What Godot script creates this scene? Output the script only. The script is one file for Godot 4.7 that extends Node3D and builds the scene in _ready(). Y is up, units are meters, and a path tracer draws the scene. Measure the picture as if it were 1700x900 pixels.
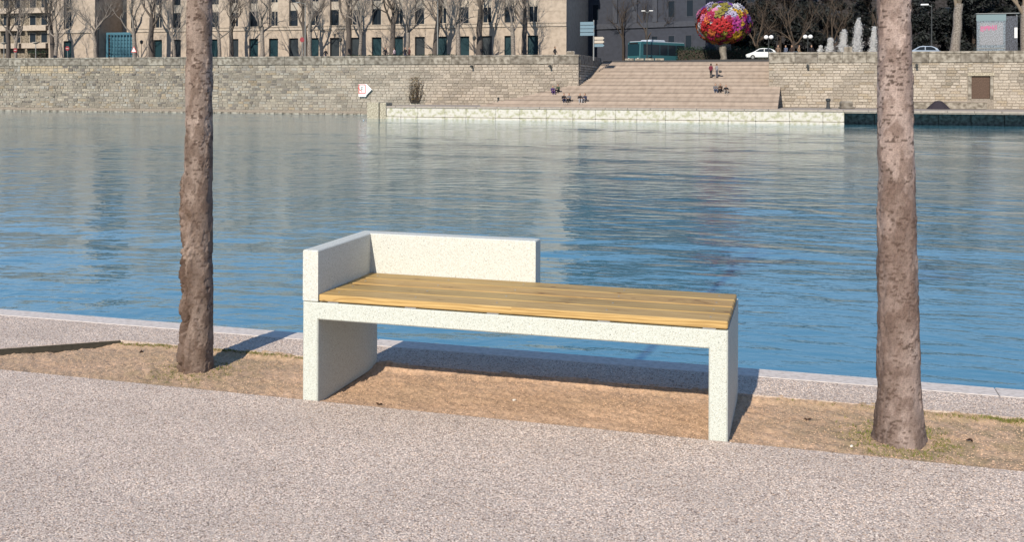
extends Node3D
# Riverside bench scene. u runs along the bank (x), v runs across the river (-z), y is up; metres.

var rng := RandomNumberGenerator.new()
var names := {}
var M := {}
const WATER := -1.963
const QUAY := -0.5
const TERR := 5.2
const WALL_V := 120.0

# ------------------------------------------------------------------ helpers
func W(u: float, y: float, v: float) -> Vector3:
	return Vector3(u, y, -v)

func L(r: float, g: float, b: float, a := 1.0) -> Color:
	var c := Color(r, g, b).linear_to_srgb()
	c.a = a
	return c

func numbered(called: String) -> String:
	if not names.has(called):
		names[called] = 0
		return called
	names[called] += 1
	return "%s_%03d" % [called, names[called]]

func tag(o: Node, label: String, category: String, group := "", kind := "") -> void:
	if label != "": o.set_meta("label", label)
	if category != "": o.set_meta("category", category)
	if group != "": o.set_meta("group", group)
	if kind != "": o.set_meta("kind", kind)

func thing(called: String, label: String, category: String, at := Vector3.ZERO, turn := 0.0, group := "") -> Node3D:
	var o := Node3D.new()
	o.name = numbered(called)
	add_child(o)
	o.position = at
	o.rotation.y = turn
	tag(o, label, category, group)
	return o

func mi(called: String, mesh: Mesh, m: Material, parent: Node = null, at := Vector3.ZERO, turn := 0.0) -> MeshInstance3D:
	var o := MeshInstance3D.new()
	o.mesh = mesh
	o.material_override = m
	o.position = at
	o.rotation.y = turn
	if parent == null:
		o.name = numbered(called)
		add_child(o)
	else:
		o.name = called
		parent.add_child(o, true)
	return o

func dup(root: Node3D, at: Vector3, turn: float, label := "", scl := 1.0) -> Node3D:
	var base := String(root.name)
	var cut := base.rfind("_")
	if cut > 0 and base.substr(cut + 1).is_valid_int(): base = base.substr(0, cut)
	var r: Node3D = root.duplicate()
	r.name = numbered(base)
	add_child(r)
	r.position = at
	r.rotation.y = turn
	r.scale = Vector3.ONE * scl
	if label != "": r.set_meta("label", label)
	return r

func st_new() -> SurfaceTool:
	var st := SurfaceTool.new()
	st.begin(Mesh.PRIMITIVE_TRIANGLES)
	return st

func tri(st: SurfaceTool, a: Vector3, b: Vector3, c: Vector3, n: Vector3) -> void:
	st.set_normal(n)
	if (c - a).cross(b - a).dot(n) < 0.0:
		st.add_vertex(a); st.add_vertex(c); st.add_vertex(b)
	else:
		st.add_vertex(a); st.add_vertex(b); st.add_vertex(c)

func quad(st: SurfaceTool, a: Vector3, b: Vector3, c: Vector3, d: Vector3, n: Vector3) -> void:
	tri(st, a, b, c, n)
	tri(st, a, c, d, n)

func add_cbox(st: SurfaceTool, lo: Vector3, hi: Vector3, b := 0.0, t := Transform3D()) -> void:
	# a box, its edges chamfered by b
	var c := (lo + hi) * 0.5
	var h := (hi - lo) * 0.5
	var p := func(ax: int, s: Vector3) -> Vector3:
		var q := Vector3(s.x * h.x, s.y * h.y, s.z * h.z)
		for k in 3:
			if k != ax: q[k] -= s[k] * b
		return t * (c + q)
	for ax in 3:
		var a1 := (ax + 1) % 3
		var a2 := (ax + 2) % 3
		for s in [-1.0, 1.0]:
			var q := []
			for w in [[-1.0, -1.0], [1.0, -1.0], [1.0, 1.0], [-1.0, 1.0]]:
				var sg := Vector3.ZERO
				sg[ax] = s; sg[a1] = w[0]; sg[a2] = w[1]
				q.append(p.call(ax, sg))
			var n := Vector3.ZERO
			n[ax] = s
			quad(st, q[0], q[1], q[2], q[3], (t.basis * n).normalized())
		if b > 0.0:
			for s1 in [-1.0, 1.0]:
				for s2 in [-1.0, 1.0]:
					var lo_s := Vector3.ZERO
					lo_s[ax] = -1.0; lo_s[a1] = s1; lo_s[a2] = s2
					var hi_s := lo_s
					hi_s[ax] = 1.0
					var n2 := Vector3.ZERO
					n2[a1] = s1; n2[a2] = s2
					quad(st, p.call(a1, lo_s), p.call(a1, hi_s), p.call(a2, hi_s), p.call(a2, lo_s), (t.basis * n2).normalized())
	if b > 0.0:
		for sx in [-1.0, 1.0]:
			for sy in [-1.0, 1.0]:
				for sz in [-1.0, 1.0]:
					var s3 := Vector3(sx, sy, sz)
					tri(st, p.call(0, s3), p.call(1, s3), p.call(2, s3), (t.basis * s3).normalized())

var box_cache := {}
func cbox(size: Vector3, b := 0.0) -> ArrayMesh:
	# chamfered box, its base centre at the origin
	var key := "%s_%.4f" % [size, b]
	if not box_cache.has(key):
		var st := st_new()
		add_cbox(st, Vector3(-size.x / 2, 0, -size.z / 2), Vector3(size.x / 2, size.y, size.z / 2), b)
		box_cache[key] = st.commit()
	return box_cache[key]

func wbox(called: String, m: Material, parent: Node, u0: float, u1: float, y0: float, y1: float, v0: float, v1: float, b := 0.0) -> MeshInstance3D:
	# box between two corners given as u, y, v in the parent's axes
	var size := Vector3(u1 - u0, y1 - y0, v1 - v0)
	return mi(called, cbox(size, b), m, parent, Vector3((u0 + u1) / 2, y0, -(v0 + v1) / 2))

func sbox(st: SurfaceTool, u0: float, u1: float, y0: float, y1: float, v0: float, v1: float, b := 0.0, t := Transform3D()) -> void:
	add_cbox(st, Vector3(u0, y0, -v1), Vector3(u1, y1, -v0), b, t)

func add_tube(st: SurfaceTool, pts: Array, rad: Array, sides: int, cap := true) -> void:
	var rings := []
	var up := Vector3(0.31, 0.2, 0.93)
	var n := pts.size()
	for i in n:
		var d: Vector3 = (pts[mini(i + 1, n - 1)] - pts[maxi(i - 1, 0)]).normalized()
		var x := d.cross(up).normalized()
		if x.length() < 0.5: x = d.cross(Vector3.RIGHT).normalized()
		up = x.cross(d).normalized()
		var ring := []
		for k in sides:
			var a := TAU * k / sides
			var nn := x * cos(a) + up * sin(a)
			ring.append([pts[i] + nn * rad[i], nn])
		rings.append(ring)
	for i in n - 1:
		for k in sides:
			var k2 := (k + 1) % sides
			var q := [rings[i][k], rings[i][k2], rings[i + 1][k2], rings[i + 1][k]]
			var out: Vector3 = q[0][1] + q[1][1]
			var order := [0, 1, 2, 0, 2, 3]
			if (q[2][0] - q[0][0]).cross(q[1][0] - q[0][0]).dot(out) < 0.0: order = [0, 2, 1, 0, 3, 2]
			for j in order:
				st.set_normal(q[j][1])
				st.add_vertex(q[j][0])
	if cap:
		for e in [0, n - 1]:
			var d2: Vector3 = (pts[0] - pts[1]) if e == 0 else (pts[n - 1] - pts[n - 2])
			for k in sides:
				tri(st, pts[e], rings[e][k][0], rings[e][(k + 1) % sides][0], d2.normalized())

func tube(pts: Array, rad: Array, sides := 8) -> ArrayMesh:
	var st := st_new()
	add_tube(st, pts, rad, sides)
	return st.commit()

func lathe(prof: Array, sides := 16) -> ArrayMesh:
	# prof: [radius, y] from bottom to top
	var st := st_new()
	for i in prof.size() - 1:
		var a: Array = prof[i]
		var b: Array = prof[i + 1]
		for k in sides:
			var t0 := TAU * k / sides
			var t1 := TAU * (k + 1) / sides
			var d0 := Vector3(cos(t0), 0, sin(t0))
			var d1 := Vector3(cos(t1), 0, sin(t1))
			var n: Vector3 = ((d0 + d1).normalized() * (b[1] - a[1]) + Vector3.UP * (a[0] - b[0])).normalized()
			if n.length() < 0.5: n = Vector3.UP
			quad(st, d0 * a[0] + Vector3.UP * a[1], d1 * a[0] + Vector3.UP * a[1], d1 * b[0] + Vector3.UP * b[1], d0 * b[0] + Vector3.UP * b[1], n)
	return st.commit()

func prism(poly: PackedVector2Array, depth: float, b := 0.0) -> ArrayMesh:
	# polygon in x,y extruded from z=0 (front) to z=-depth, front and back edges chamfered by b
	var st := st_new()
	var n := poly.size()
	if not Geometry2D.is_polygon_clockwise(poly): poly.reverse()
	var inner := PackedVector2Array()
	for i in n:
		var e0 := (poly[i] - poly[(i + n - 1) % n]).normalized()
		var e1 := (poly[(i + 1) % n] - poly[i]).normalized()
		var n0 := Vector2(-e0.y, e0.x)
		var n1 := Vector2(-e1.y, e1.x)
		var bis := (n0 + n1)
		bis = bis / maxf(0.2, bis.dot(n0))
		inner.append(poly[i] + bis * b)
	if not Geometry2D.is_point_in_polygon((inner[0] + poly[0]) * 0.5, poly) and b > 0.0:
		for i in n: inner[i] = poly[i] * 2.0 - inner[i]
	var idx := Geometry2D.triangulate_polygon(inner)
	for i in range(0, idx.size(), 3):
		var p := []
		for j in 3: p.append(inner[idx[i + j]])
		tri(st, Vector3(p[0].x, p[0].y, 0), Vector3(p[1].x, p[1].y, 0), Vector3(p[2].x, p[2].y, 0), Vector3.BACK)
		tri(st, Vector3(p[0].x, p[0].y, -depth), Vector3(p[1].x, p[1].y, -depth), Vector3(p[2].x, p[2].y, -depth), Vector3.FORWARD)
	for i in n:
		var j := (i + 1) % n
		var e := (poly[j] - poly[i]).normalized()
		var o := Vector2(-e.y, e.x)
		if (inner[i] - poly[i]).dot(o) > 0.0 or (b == 0.0 and Geometry2D.is_point_in_polygon((poly[i] + poly[j]) * 0.5 + o * 0.001, poly)): o = -o
		var on := Vector3(o.x, o.y, 0)
		var f := func(q: Vector2, z: float) -> Vector3: return Vector3(q.x, q.y, z)
		quad(st, f.call(poly[i], -b), f.call(poly[j], -b), f.call(poly[j], -depth + b), f.call(poly[i], -depth + b), on)
		if b > 0.0:
			quad(st, f.call(poly[i], -b), f.call(poly[j], -b), f.call(inner[j], 0.0), f.call(inner[i], 0.0), (on + Vector3.BACK).normalized())
			quad(st, f.call(poly[i], -depth + b), f.call(poly[j], -depth + b), f.call(inner[j], -depth), f.call(inner[i], -depth), (on + Vector3.FORWARD).normalized())
	return st.commit()

func ramp(stops: Array) -> Gradient:
	var g := Gradient.new()
	var off := PackedFloat32Array()
	var col := PackedColorArray()
	for s in stops:
		off.append(s[0]); col.append(s[1])
	g.offsets = off
	g.colors = col
	return g

func noise(kind: int, freq: float, octaves: int, sd: int) -> FastNoiseLite:
	var n := FastNoiseLite.new()
	n.noise_type = kind
	n.frequency = freq
	n.seed = sd
	n.fractal_type = FastNoiseLite.FRACTAL_FBM if octaves > 1 else FastNoiseLite.FRACTAL_NONE
	n.fractal_octaves = octaves
	return n

func ntex(n: FastNoiseLite, size: int, g: Gradient = null, as_normal := 0.0) -> NoiseTexture2D:
	var t := NoiseTexture2D.new()
	t.width = size; t.height = size
	t.seamless = true
	t.noise = n
	t.generate_mipmaps = false
	if g: t.color_ramp = g
	if as_normal > 0.0:
		t.as_normal_map = true
		t.bump_strength = as_normal
	return t

func mat(c: Color, rough := 0.8, tex: Texture2D = null, tile := 1.0, nrm: Texture2D = null, nscale := 1.0, vcol := false) -> StandardMaterial3D:
	var m := StandardMaterial3D.new()
	m.albedo_color = c
	m.roughness = rough
	m.metallic_specular = 0.35
	if tex or nrm:
		m.uv1_triplanar = true
		m.uv1_world_triplanar = true
		m.uv1_scale = Vector3.ONE / tile
		m.albedo_texture = tex
		if nrm:
			m.normal_enabled = true
			m.normal_texture = nrm
			m.normal_scale = nscale
	m.vertex_color_use_as_albedo = vcol
	return m

func glossy(c: Color, rough: float, spec := 0.5, metal := 0.0) -> StandardMaterial3D:
	var m := mat(c, rough)
	m.metallic_specular = spec
	m.metallic = metal
	return m

# ------------------------------------------------------------------ scene
func _ready() -> void:
	rng.seed = 20240
	# camera: eye 1.337 m above the path, level, lens shifted down
	var cam := Camera3D.new()
	cam.name = "camera"
	cam.projection = Camera3D.PROJECTION_FRUSTUM
	cam.near = 0.1
	cam.far = 1500.0
	cam.size = 900.0 / 1662.0 * cam.near
	cam.frustum_offset = Vector2(0, -300.0 / 1662.0 * cam.near)
	cam.position = Vector3(0, 1.337, 0)
	cam.rotation = Vector3(0, 0.283, 0.004)
	add_child(cam)
	cam.current = true
	var env := Environment.new()
	env.background_mode = Environment.BG_SKY
	var sk := ProceduralSkyMaterial.new()
	sk.sky_top_color = Color(0.36, 0.515, 0.71)
	sk.sky_horizon_color = Color(0.85, 0.885, 0.91)
	sk.sky_curve = 0.13
	sk.ground_bottom_color = Color(0.3, 0.3, 0.3)
	sk.ground_horizon_color = Color(0.6, 0.66, 0.7)
	sk.sun_angle_max = 3.0
	var sky := Sky.new()
	sky.sky_material = sk
	env.sky = sky
	env.background_energy_multiplier = 1.0
	env.tonemap_mode = Environment.TONE_MAPPER_LINEAR
	env.tonemap_exposure = 1.25
	env.sdfgi_enabled = true
	env.ssao_enabled = true
	env.ssil_enabled = true
	var we := WorldEnvironment.new()
	we.name = "world_environment"
	we.environment = env
	add_child(we)
	var sun := DirectionalLight3D.new()
	sun.name = "sun"
	sun.light_energy = 1.5
	sun.light_color = Color(1.0, 0.955, 0.885)
	sun.light_angular_distance = 0.5
	sun.shadow_enabled = true
	var el := deg_to_rad(31.0)
	var az := deg_to_rad(6.0)
	add_child(sun)
	sun.look_at_from_position(Vector3.ZERO, W(cos(el) * sin(az), -sin(el), cos(el) * cos(az)), Vector3.UP)

	make_materials()
	near_bank()
	water()
	far_bank()
	stairs()
	facade_main()
	facade_others()
	bench()
	near_trees()
	far_trees()
	far_objects()
	people()
	small_things()
	print("built")

func make_materials() -> void:
	var fine := noise(FastNoiseLite.TYPE_SIMPLEX_SMOOTH, 0.02, 5, 3)
	var g_soft := ramp([[0.0, Color(0.72, 0.72, 0.72)], [0.5, Color(0.92, 0.92, 0.92)], [1.0, Color(1, 1, 1)]])
	var t_soft := ntex(fine, 512, g_soft)
	var n_fine := ntex(noise(FastNoiseLite.TYPE_SIMPLEX, 0.06, 4, 8), 512, null, 4.0)
	M.t_soft = t_soft
	M.n_fine = n_fine
	# exposed-aggregate path
	var cell := noise(FastNoiseLite.TYPE_CELLULAR, 0.075, 1, 5)
	cell.cellular_return_type = FastNoiseLite.RETURN_CELL_VALUE
	cell.cellular_jitter = 1.0
	var g_grav := ramp([[0.0, L(0.22, 0.17, 0.14)], [0.12, L(0.38, 0.30, 0.25)], [0.35, L(0.46, 0.375, 0.32)], [0.6, L(0.44, 0.375, 0.33)], [0.8, L(0.52, 0.44, 0.38)], [1.0, L(0.48, 0.39, 0.33)]])
	var cell_h := noise(FastNoiseLite.TYPE_CELLULAR, 0.075, 1, 5)
	cell_h.cellular_return_type = FastNoiseLite.RETURN_DISTANCE
	M.gravel = mat(Color.WHITE, 0.9, ntex(cell, 1024, g_grav), 0.6, ntex(cell_h, 1024, null, 6.0), 0.8)
	M.pebble = mat(Color.WHITE, 0.75, null, 1.0, null, 1.0, true)
	M.kerb = mat(L(0.62, 0.555, 0.51), 0.85, ntex(noise(FastNoiseLite.TYPE_SIMPLEX, 0.03, 5, 12), 512, ramp([[0.0, Color(0.84, 0.83, 0.82)], [0.45, Color(0.95, 0.95, 0.95)], [1.0, Color(1, 1, 1)]])), 0.7, n_fine, 0.25)
	M.dirt = mat(Color.WHITE, 0.95, t_soft, 0.25, n_fine, 1.0, true)
	M.bank = mat(L(0.25, 0.22, 0.19), 0.9, t_soft, 1.3)
	M.terrazzo = mat(L(0.93, 0.955, 0.925), 0.62, terrazzo_tex(), 0.42, n_fine, 0.12)
	M.terrazzo.uv1_world_triplanar = false
	M.terrazzo_warm = M.terrazzo.duplicate()
	M.terrazzo_warm.albedo_color = L(1.0, 0.99, 0.97)
	M.terrazzo_warm.uv1_offset = Vector3(0.37, 0.61, 0.13)
	M.metal = glossy(L(0.32, 0.33, 0.34), 0.45, 0.5, 0.6)
	M.bark = mat(Color.WHITE, 0.9, t_soft, 0.09, ntex(noise(FastNoiseLite.TYPE_SIMPLEX, 0.03, 5, 88), 512, null, 8.0), 0.9, true)
	M.grass = mat(Color.WHITE, 0.8, null, 1.0, null, 1.0, true)
	M.grass.cull_mode = BaseMaterial3D.CULL_DISABLED
	# water
	var w := StandardMaterial3D.new()
	w.albedo_color = L(0.105, 0.325, 0.425)
	w.metallic = 0.56
	w.roughness = 0.03
	w.metallic_specular = 0.42
	w.normal_enabled = true
	var wn := noise(FastNoiseLite.TYPE_SIMPLEX_SMOOTH, 0.008, 6, 21)
	wn.fractal_gain = 0.45
	wn.domain_warp_enabled = true
	wn.domain_warp_amplitude = 18.0
	wn.domain_warp_frequency = 0.012
	w.normal_texture = ntex(wn, 2048, null, 12.0)
	w.normal_scale = 0.27
	w.uv1_scale = Vector3(1.0 / 30.0, 1.0 / 12.0, 1)
	M.water = w
	# stone
	M.mortar = mat(L(0.30, 0.262, 0.22), 0.95, t_soft, 2.0)
	M.stones = mat(Color.WHITE, 0.92, t_soft, 1.7, n_fine, 0.6, true)
	M.t_faint = ntex(noise(FastNoiseLite.TYPE_SIMPLEX_SMOOTH, 0.010, 5, 41), 1024, ramp([[0.0, Color(0.86, 0.855, 0.85)], [0.5, Color(0.95, 0.95, 0.95)], [1.0, Color(1, 1, 1)]]))
	var g_cop := ramp([[0.0, Color(0.5, 0.49, 0.47)], [0.4, Color(0.78, 0.77, 0.75)], [0.7, Color(0.95, 0.95, 0.94)], [1.0, Color(1, 1, 1)]])
	M.t_stain = ntex(noise(FastNoiseLite.TYPE_SIMPLEX_SMOOTH, 0.012, 5, 40), 1024, g_cop)
	M.coping = mat(L(0.27, 0.245, 0.215), 0.9, M.t_stain, 11.0)
	M.coping_pale = mat(L(0.34, 0.31, 0.27), 0.9, M.t_stain, 9.3)
	var g_moss := ramp([[0.0, L(0.24, 0.24, 0.14)], [0.30, L(0.37, 0.35, 0.26)], [0.46, L(0.46, 0.43, 0.37)], [0.7, L(0.52, 0.49, 0.45)], [1.0, L(0.38, 0.33, 0.27)]])
	M.quay = mat(Color.WHITE, 0.9, ntex(noise(FastNoiseLite.TYPE_SIMPLEX_SMOOTH, 0.012, 5, 44), 1024, g_moss), 9.0)
	M.quay_pale = mat(L(0.50, 0.45, 0.36), 0.9, M.t_stain, 2.2)
	M.quay_blue = mat(L(0.16, 0.19, 0.21), 0.8, M.t_stain, 6.0)
	M.paving = mat(L(0.36, 0.31, 0.265), 0.9, M.t_faint, 5.0)
	for k in 4: M["step%d" % k] = mat(L(0.34, 0.28, 0.235) * [1.0, 0.86, 1.05, 0.93][k], 0.9, M.t_faint, 9.0)  # tones vary per step to stand in for riser shade lines
	M.facade = mat(L(0.43, 0.36, 0.295), 0.9, M.t_faint, 9.0)
	M.facade_trim = mat(L(0.45, 0.385, 0.32), 0.9, M.t_faint, 6.0)
	M.wing = mat(L(0.046, 0.052, 0.070), 0.9, M.t_faint, 8.0)  # stone darkened: the shade on the wing is in this colour
	M.wing_trim = mat(L(0.062, 0.068, 0.086), 0.9, M.t_faint, 8.0)  # trim carries the same painted shade
	M.glass = glossy(L(0.012, 0.018, 0.026), 0.12, 0.32)
	M.glass_blue = glossy(L(0.012, 0.036, 0.05), 0.15, 0.3)
	M.door_teal = glossy(L(0.008, 0.032, 0.042), 0.5, 0.3)
	M.door_dark = glossy(L(0.012, 0.02, 0.026), 0.4, 0.5)
	M.gate_blue = glossy(L(0.045, 0.135, 0.19), 0.45, 0.5)
	M.frame_pale = mat(L(0.42, 0.37, 0.31), 0.7)
	M.blind = mat(L(0.34, 0.31, 0.27), 0.8)
	M.asphalt = mat(L(0.06, 0.06, 0.06), 0.9, t_soft, 3.0)
	M.bark_pale = mat(L(0.30, 0.265, 0.24), 0.9, M.t_stain, 2.8)
	M.bark_grey = mat(L(0.135, 0.118, 0.112), 0.9, M.t_stain, 1.6)
	M.bark_dark = mat(L(0.075, 0.06, 0.052), 0.9, M.t_stain, 1.6)
	M.twig = mat(L(0.105, 0.088, 0.075), 0.9)
	M.twig_dark = mat(L(0.07, 0.055, 0.045), 0.9)
	M.leaf_dark = mat(Color.WHITE, 0.7, null, 1.0, null, 1.0, true)
	M.leaf_dark.cull_mode = BaseMaterial3D.CULL_DISABLED
	M.white = glossy(L(0.75, 0.75, 0.74), 0.5)
	M.red = glossy(L(0.55, 0.05, 0.05), 0.5)
	M.red_dark = glossy(L(0.22, 0.02, 0.03), 0.5)
	M.black = glossy(L(0.012, 0.012, 0.013), 0.5)
	M.dark_metal = glossy(L(0.03, 0.034, 0.036), 0.5, 0.5)
	M.grey_metal = glossy(L(0.22, 0.23, 0.23), 0.5, 0.5)
	M.body = mat(Color.WHITE, 0.85, null, 1.0, null, 1.0, true)

func terrazzo_tex() -> ImageTexture:
	var s := 1024
	var im := Image.create(s, s, false, Image.FORMAT_RGB8)
	im.fill(L(0.55, 0.565, 0.54))
	var r := RandomNumberGenerator.new()
	r.seed = 77
	var pal := [L(0.28, 0.27, 0.24), L(0.17, 0.17, 0.16), L(0.37, 0.35, 0.30), L(0.40, 0.35, 0.27), L(0.70, 0.70, 0.67), L(0.68, 0.68, 0.65), L(0.40, 0.43, 0.39), L(0.43, 0.45, 0.41), L(0.36, 0.38, 0.34)]
	for i in 30000:
		var c: Color = pal[r.randi() % pal.size()]
		var big := r.randf() < 0.022
		var rad := r.randf_range(3.0, 6.0) if big else r.randf_range(1.0, 3.2)
		if not big and r.randf() < 0.3: c = c.lerp(L(0.52, 0.52, 0.49), 0.5)
		var cx := r.randi() % s
		var cy := r.randi() % s
		var sq := r.randf_range(0.5, 1.0)
		var an := r.randf() * PI
		var ir := int(ceil(rad))
		for dy in range(-ir, ir + 1):
			for dx in range(-ir, ir + 1):
				var x := dx * cos(an) + dy * sin(an)
				var y := (-dx * sin(an) + dy * cos(an)) / sq
				if x * x + y * y <= rad * rad:
					im.set_pixel((cx + dx + s) % s, (cy + dy + s) % s, c)
	return ImageTexture.create_from_image(im)

func wood_tex(sd: int) -> ImageTexture:
	# pine boards: u runs along the grain
	var w := 1024
	var h := 256
	var im := Image.create(w, h, false, Image.FORMAT_RGB8)
	var n1 := noise(FastNoiseLite.TYPE_SIMPLEX_SMOOTH, 1.0, 3, sd)
	var n2 := noise(FastNoiseLite.TYPE_SIMPLEX, 1.0, 2, sd + 1)
	var r := RandomNumberGenerator.new()
	r.seed = sd
	var knots := []
	for i in 12: knots.append(Vector3(r.randf() * w, r.randf() * h, r.randf_range(5, 12)))
	for y in h:
		for x in w:
			var warp := 0.0
			var dark := 0.0
			for k in knots:
				var dx: float = (x - k.x) * 0.32
				var dy: float = y - k.y
				var q: float = (dx * dx + dy * dy) / (k.z * k.z * 2.0)
				if q < 9.0:
					var e := exp(-q)
					warp += e * 14.0 * signf(dy + 0.01)
					if dx * dx * 7.0 + dy * dy < k.z * k.z * 0.32: dark = 0.75
					else: dark = maxf(dark, 0.28 * e)
			var yy := y + warp + 10.0 * n1.get_noise_2d(x * 0.0022, y * 0.012)
			var g := 0.5 + 0.5 * sin(yy * 0.62 + 2.5 * n1.get_noise_2d(x * 0.001, yy * 0.03))
			var f := n2.get_noise_2d(x * 0.012, y * 0.45)
			var t := clampf(0.26 + 0.52 * g * g + 0.28 * f + 0.34 * n1.get_noise_2d(x * 0.004 + 9.0, y * 0.02), 0.0, 1.0)
			var c := Color(0.55, 0.375, 0.15).lerp(Color(0.29, 0.17, 0.055), t)
			c = c.lerp(Color(0.16, 0.07, 0.02), dark)
			im.set_pixel(x, y, c.linear_to_srgb())
	return ImageTexture.create_from_image(im)

# ------------------------------------------------------------------ near bank
const DIAG := [Vector2(-3.47, 4.515), Vector2(-4.35, 3.895)]
func near_bank() -> void:
	var path := st_new()
	sbox(path, -60, 40, -0.6, 0.0, -30, 3.895)
	mi("path", path.commit(), M.gravel).set_meta("kind", "structure")
	# strip between tree pit and kerb, with the slanting end of the pit
	var poly := PackedVector2Array([Vector2(40, 4.515), Vector2(-3.47, 4.515), Vector2(-4.35, 3.899), Vector2(-60, 3.899), Vector2(-60, 4.80), Vector2(40, 4.80)])
	var pr := prism(poly, 0.6, 0.0)
	var strip := mi("pavement", pr, M.gravel)
	strip.transform = Transform3D(Basis(Vector3.RIGHT, Vector3.FORWARD, Vector3.UP), Vector3(0, 0.006, 0))
	strip.set_meta("kind", "structure")
	# kerb stones along the river edge
	var kerb := Node3D.new()
	kerb.name = "kerb"
	add_child(kerb)
	kerb.set_meta("kind", "structure")
	var u := -14.16
	while u < 8.0:
		var l := 2.998
		wbox("kerb_stone", M.kerb, kerb, u, u + l - 0.003, -0.3, 0.0072 + rng.randf_range(-0.001, 0.001), 4.802, 4.935, 0.003)
		u += l
	# dark edging along the slanting end of the pit
	var eg := st_new()
	var e0 := W(-3.462, 0.0, 4.513)
	var e1 := W(-4.345, 0.0, 3.895)
	var ed := (e1 - e0)
	var ex := ed.normalized()
	add_cbox(eg, Vector3(0, -0.09, -0.004), Vector3(ed.length(), 0.0035, 0.007), 0.002, Transform3D(Basis(ex, Vector3.UP, ex.cross(Vector3.UP)), e0))
	mi("edging", eg.commit(), mat(L(0.05, 0.045, 0.035), 0.9, M.t_soft, 0.2)).set_meta("kind", "structure")
	var wallst := st_new()
	sbox(wallst, -60, 40, -4.0, -0.30, 4.55, 4.915)
	sbox(wallst, -60, -14.32, -0.3, 0.01, 4.803, 4.93)
	sbox(wallst, 8.0, 40, -0.3, 0.01, 4.803, 4.93)
	mi("bank_face", wallst.commit(), M.bank).set_meta("kind", "structure")
	# earth in the tree pit
	var n1 := noise(FastNoiseLite.TYPE_SIMPLEX, 2.2, 5, 61)
	var n2 := noise(FastNoiseLite.TYPE_SIMPLEX, 28.0, 3, 62)
	var n3 := noise(FastNoiseLite.TYPE_SIMPLEX, 9.0, 3, 63)
	var nu := 640
	var nv := 56
	var u0 := -4.6
	var u1 := 3.4
	var st := st_new()
	var h_at := func(uu: float, vv: float) -> float:
		var e := minf(vv - 3.88, 4.53 - vv)
		return -0.016 + 0.008 * n1.get_noise_2d(uu, vv) + 0.006 * n3.get_noise_2d(uu, vv) + 0.004 * n2.get_noise_2d(uu, vv) + 0.007 * clampf(1.0 - e / 0.08, 0.0, 1.0) + 0.014 * clampf((vv - 4.46) / 0.05, 0.0, 1.0) - 0.012 * clampf(1.0 - (uu - lerpf(-4.35, -3.47, (vv - 3.9) / 0.615)) / 0.45, 0.0, 1.0)
	for j in nv + 1:
		for i in nu + 1:
			var uu := lerpf(u0, u1, float(i) / nu)
			var vv := lerpf(3.88, 4.53, float(j) / nv)
			var a := 0.5 + 0.5 * n1.get_noise_2d(uu * 0.7, vv * 1.6 + 30.0)
			var b := 0.5 + 0.5 * n2.get_noise_2d(uu * 1.3 + 4.0, vv * 1.8)
			var c := Color(0.65, 0.445, 0.305).lerp(Color(0.54, 0.36, 0.24), clampf(a * 1.5 - 0.35, 0, 1))
			c = c.lerp(Color(0.36, 0.24, 0.145), clampf(b * 1.9 - 1.05, 0, 1))
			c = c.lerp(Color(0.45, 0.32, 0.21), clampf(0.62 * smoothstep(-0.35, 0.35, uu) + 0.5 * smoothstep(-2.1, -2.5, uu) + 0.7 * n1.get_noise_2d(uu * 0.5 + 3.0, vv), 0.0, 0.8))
			# thin moss and litter round the trunks
			for tp in [Vector2(-2.79, 4.19), Vector2(0.37, 4.15), Vector2(0.95, 4.35)]:
				var d := Vector2(uu, vv).distance_to(tp)
				var mo := clampf(1.0 - d / 0.55, 0, 1) * clampf(0.5 + 1.6 * n3.get_noise_2d(uu * 0.8, vv * 0.8), 0, 1)
				c = c.lerp(Color(0.25, 0.21, 0.11), mo * 0.75)
			st.set_color(c)
			st.add_vertex(W(uu, h_at.call(uu, vv), vv))
	for j in nv:
		for i in nu:
			var k := j * (nu + 1) + i
			for q in [k, k + nu + 1, k + 1, k + 1, k + nu + 1, k + nu + 2]: st.add_index(q)
	st.generate_normals()
	var dirt := mi("soil", st.commit(), M.dirt)
	dirt.set_meta("kind", "structure")
	var under := st_new()
	sbox(under, -8, 6, -0.6, -0.06, 3.85, 4.56)
	mi("subsoil", under.commit(), M.bank).set_meta("kind", "structure")
	# loose aggregate
	var r := RandomNumberGenerator.new()
	r.seed = 5150
	var pal := [Color(0.56, 0.46, 0.395), Color(0.62, 0.525, 0.455), Color(0.51, 0.415, 0.355), Color(0.56, 0.485, 0.44), Color(0.45, 0.335, 0.255), Color(0.38, 0.32, 0.285), Color(0.58, 0.47, 0.40), Color(0.67, 0.585, 0.52), Color(0.17, 0.13, 0.11), Color(0.58, 0.48, 0.415), Color(0.27, 0.21, 0.18)]
	scatter("path_gravel", "pinkish grey aggregate stones of the path surface", r, 330000, func() -> Vector3:
		return Vector3(r.randf_range(-4.5, 1.75), 0.0, r.randf_range(2.12, 3.893)), 0.0026, 0.0048, pal, -0.0006)
	scatter("pavement_gravel", "pinkish grey aggregate stones of the strip beside the river kerb", r, 75000, func() -> Vector3:
		for t in 20:
			var q := Vector3(r.randf_range(-6.2, 3.0), 0.006, r.randf_range(3.92, 4.790))
			if q.z > 4.519 or q.x < lerpf(-4.35, -3.47, (q.z - 3.9) / 0.615) - 0.008: return q
		return Vector3(-2, 0.006, 4.6), 0.0026, 0.0048, pal, -0.0006)
	var dpal := [Color(0.61, 0.42, 0.285), Color(0.53, 0.36, 0.24), Color(0.64, 0.45, 0.31), Color(0.42, 0.285, 0.19), Color(0.56, 0.38, 0.255)]
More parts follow.
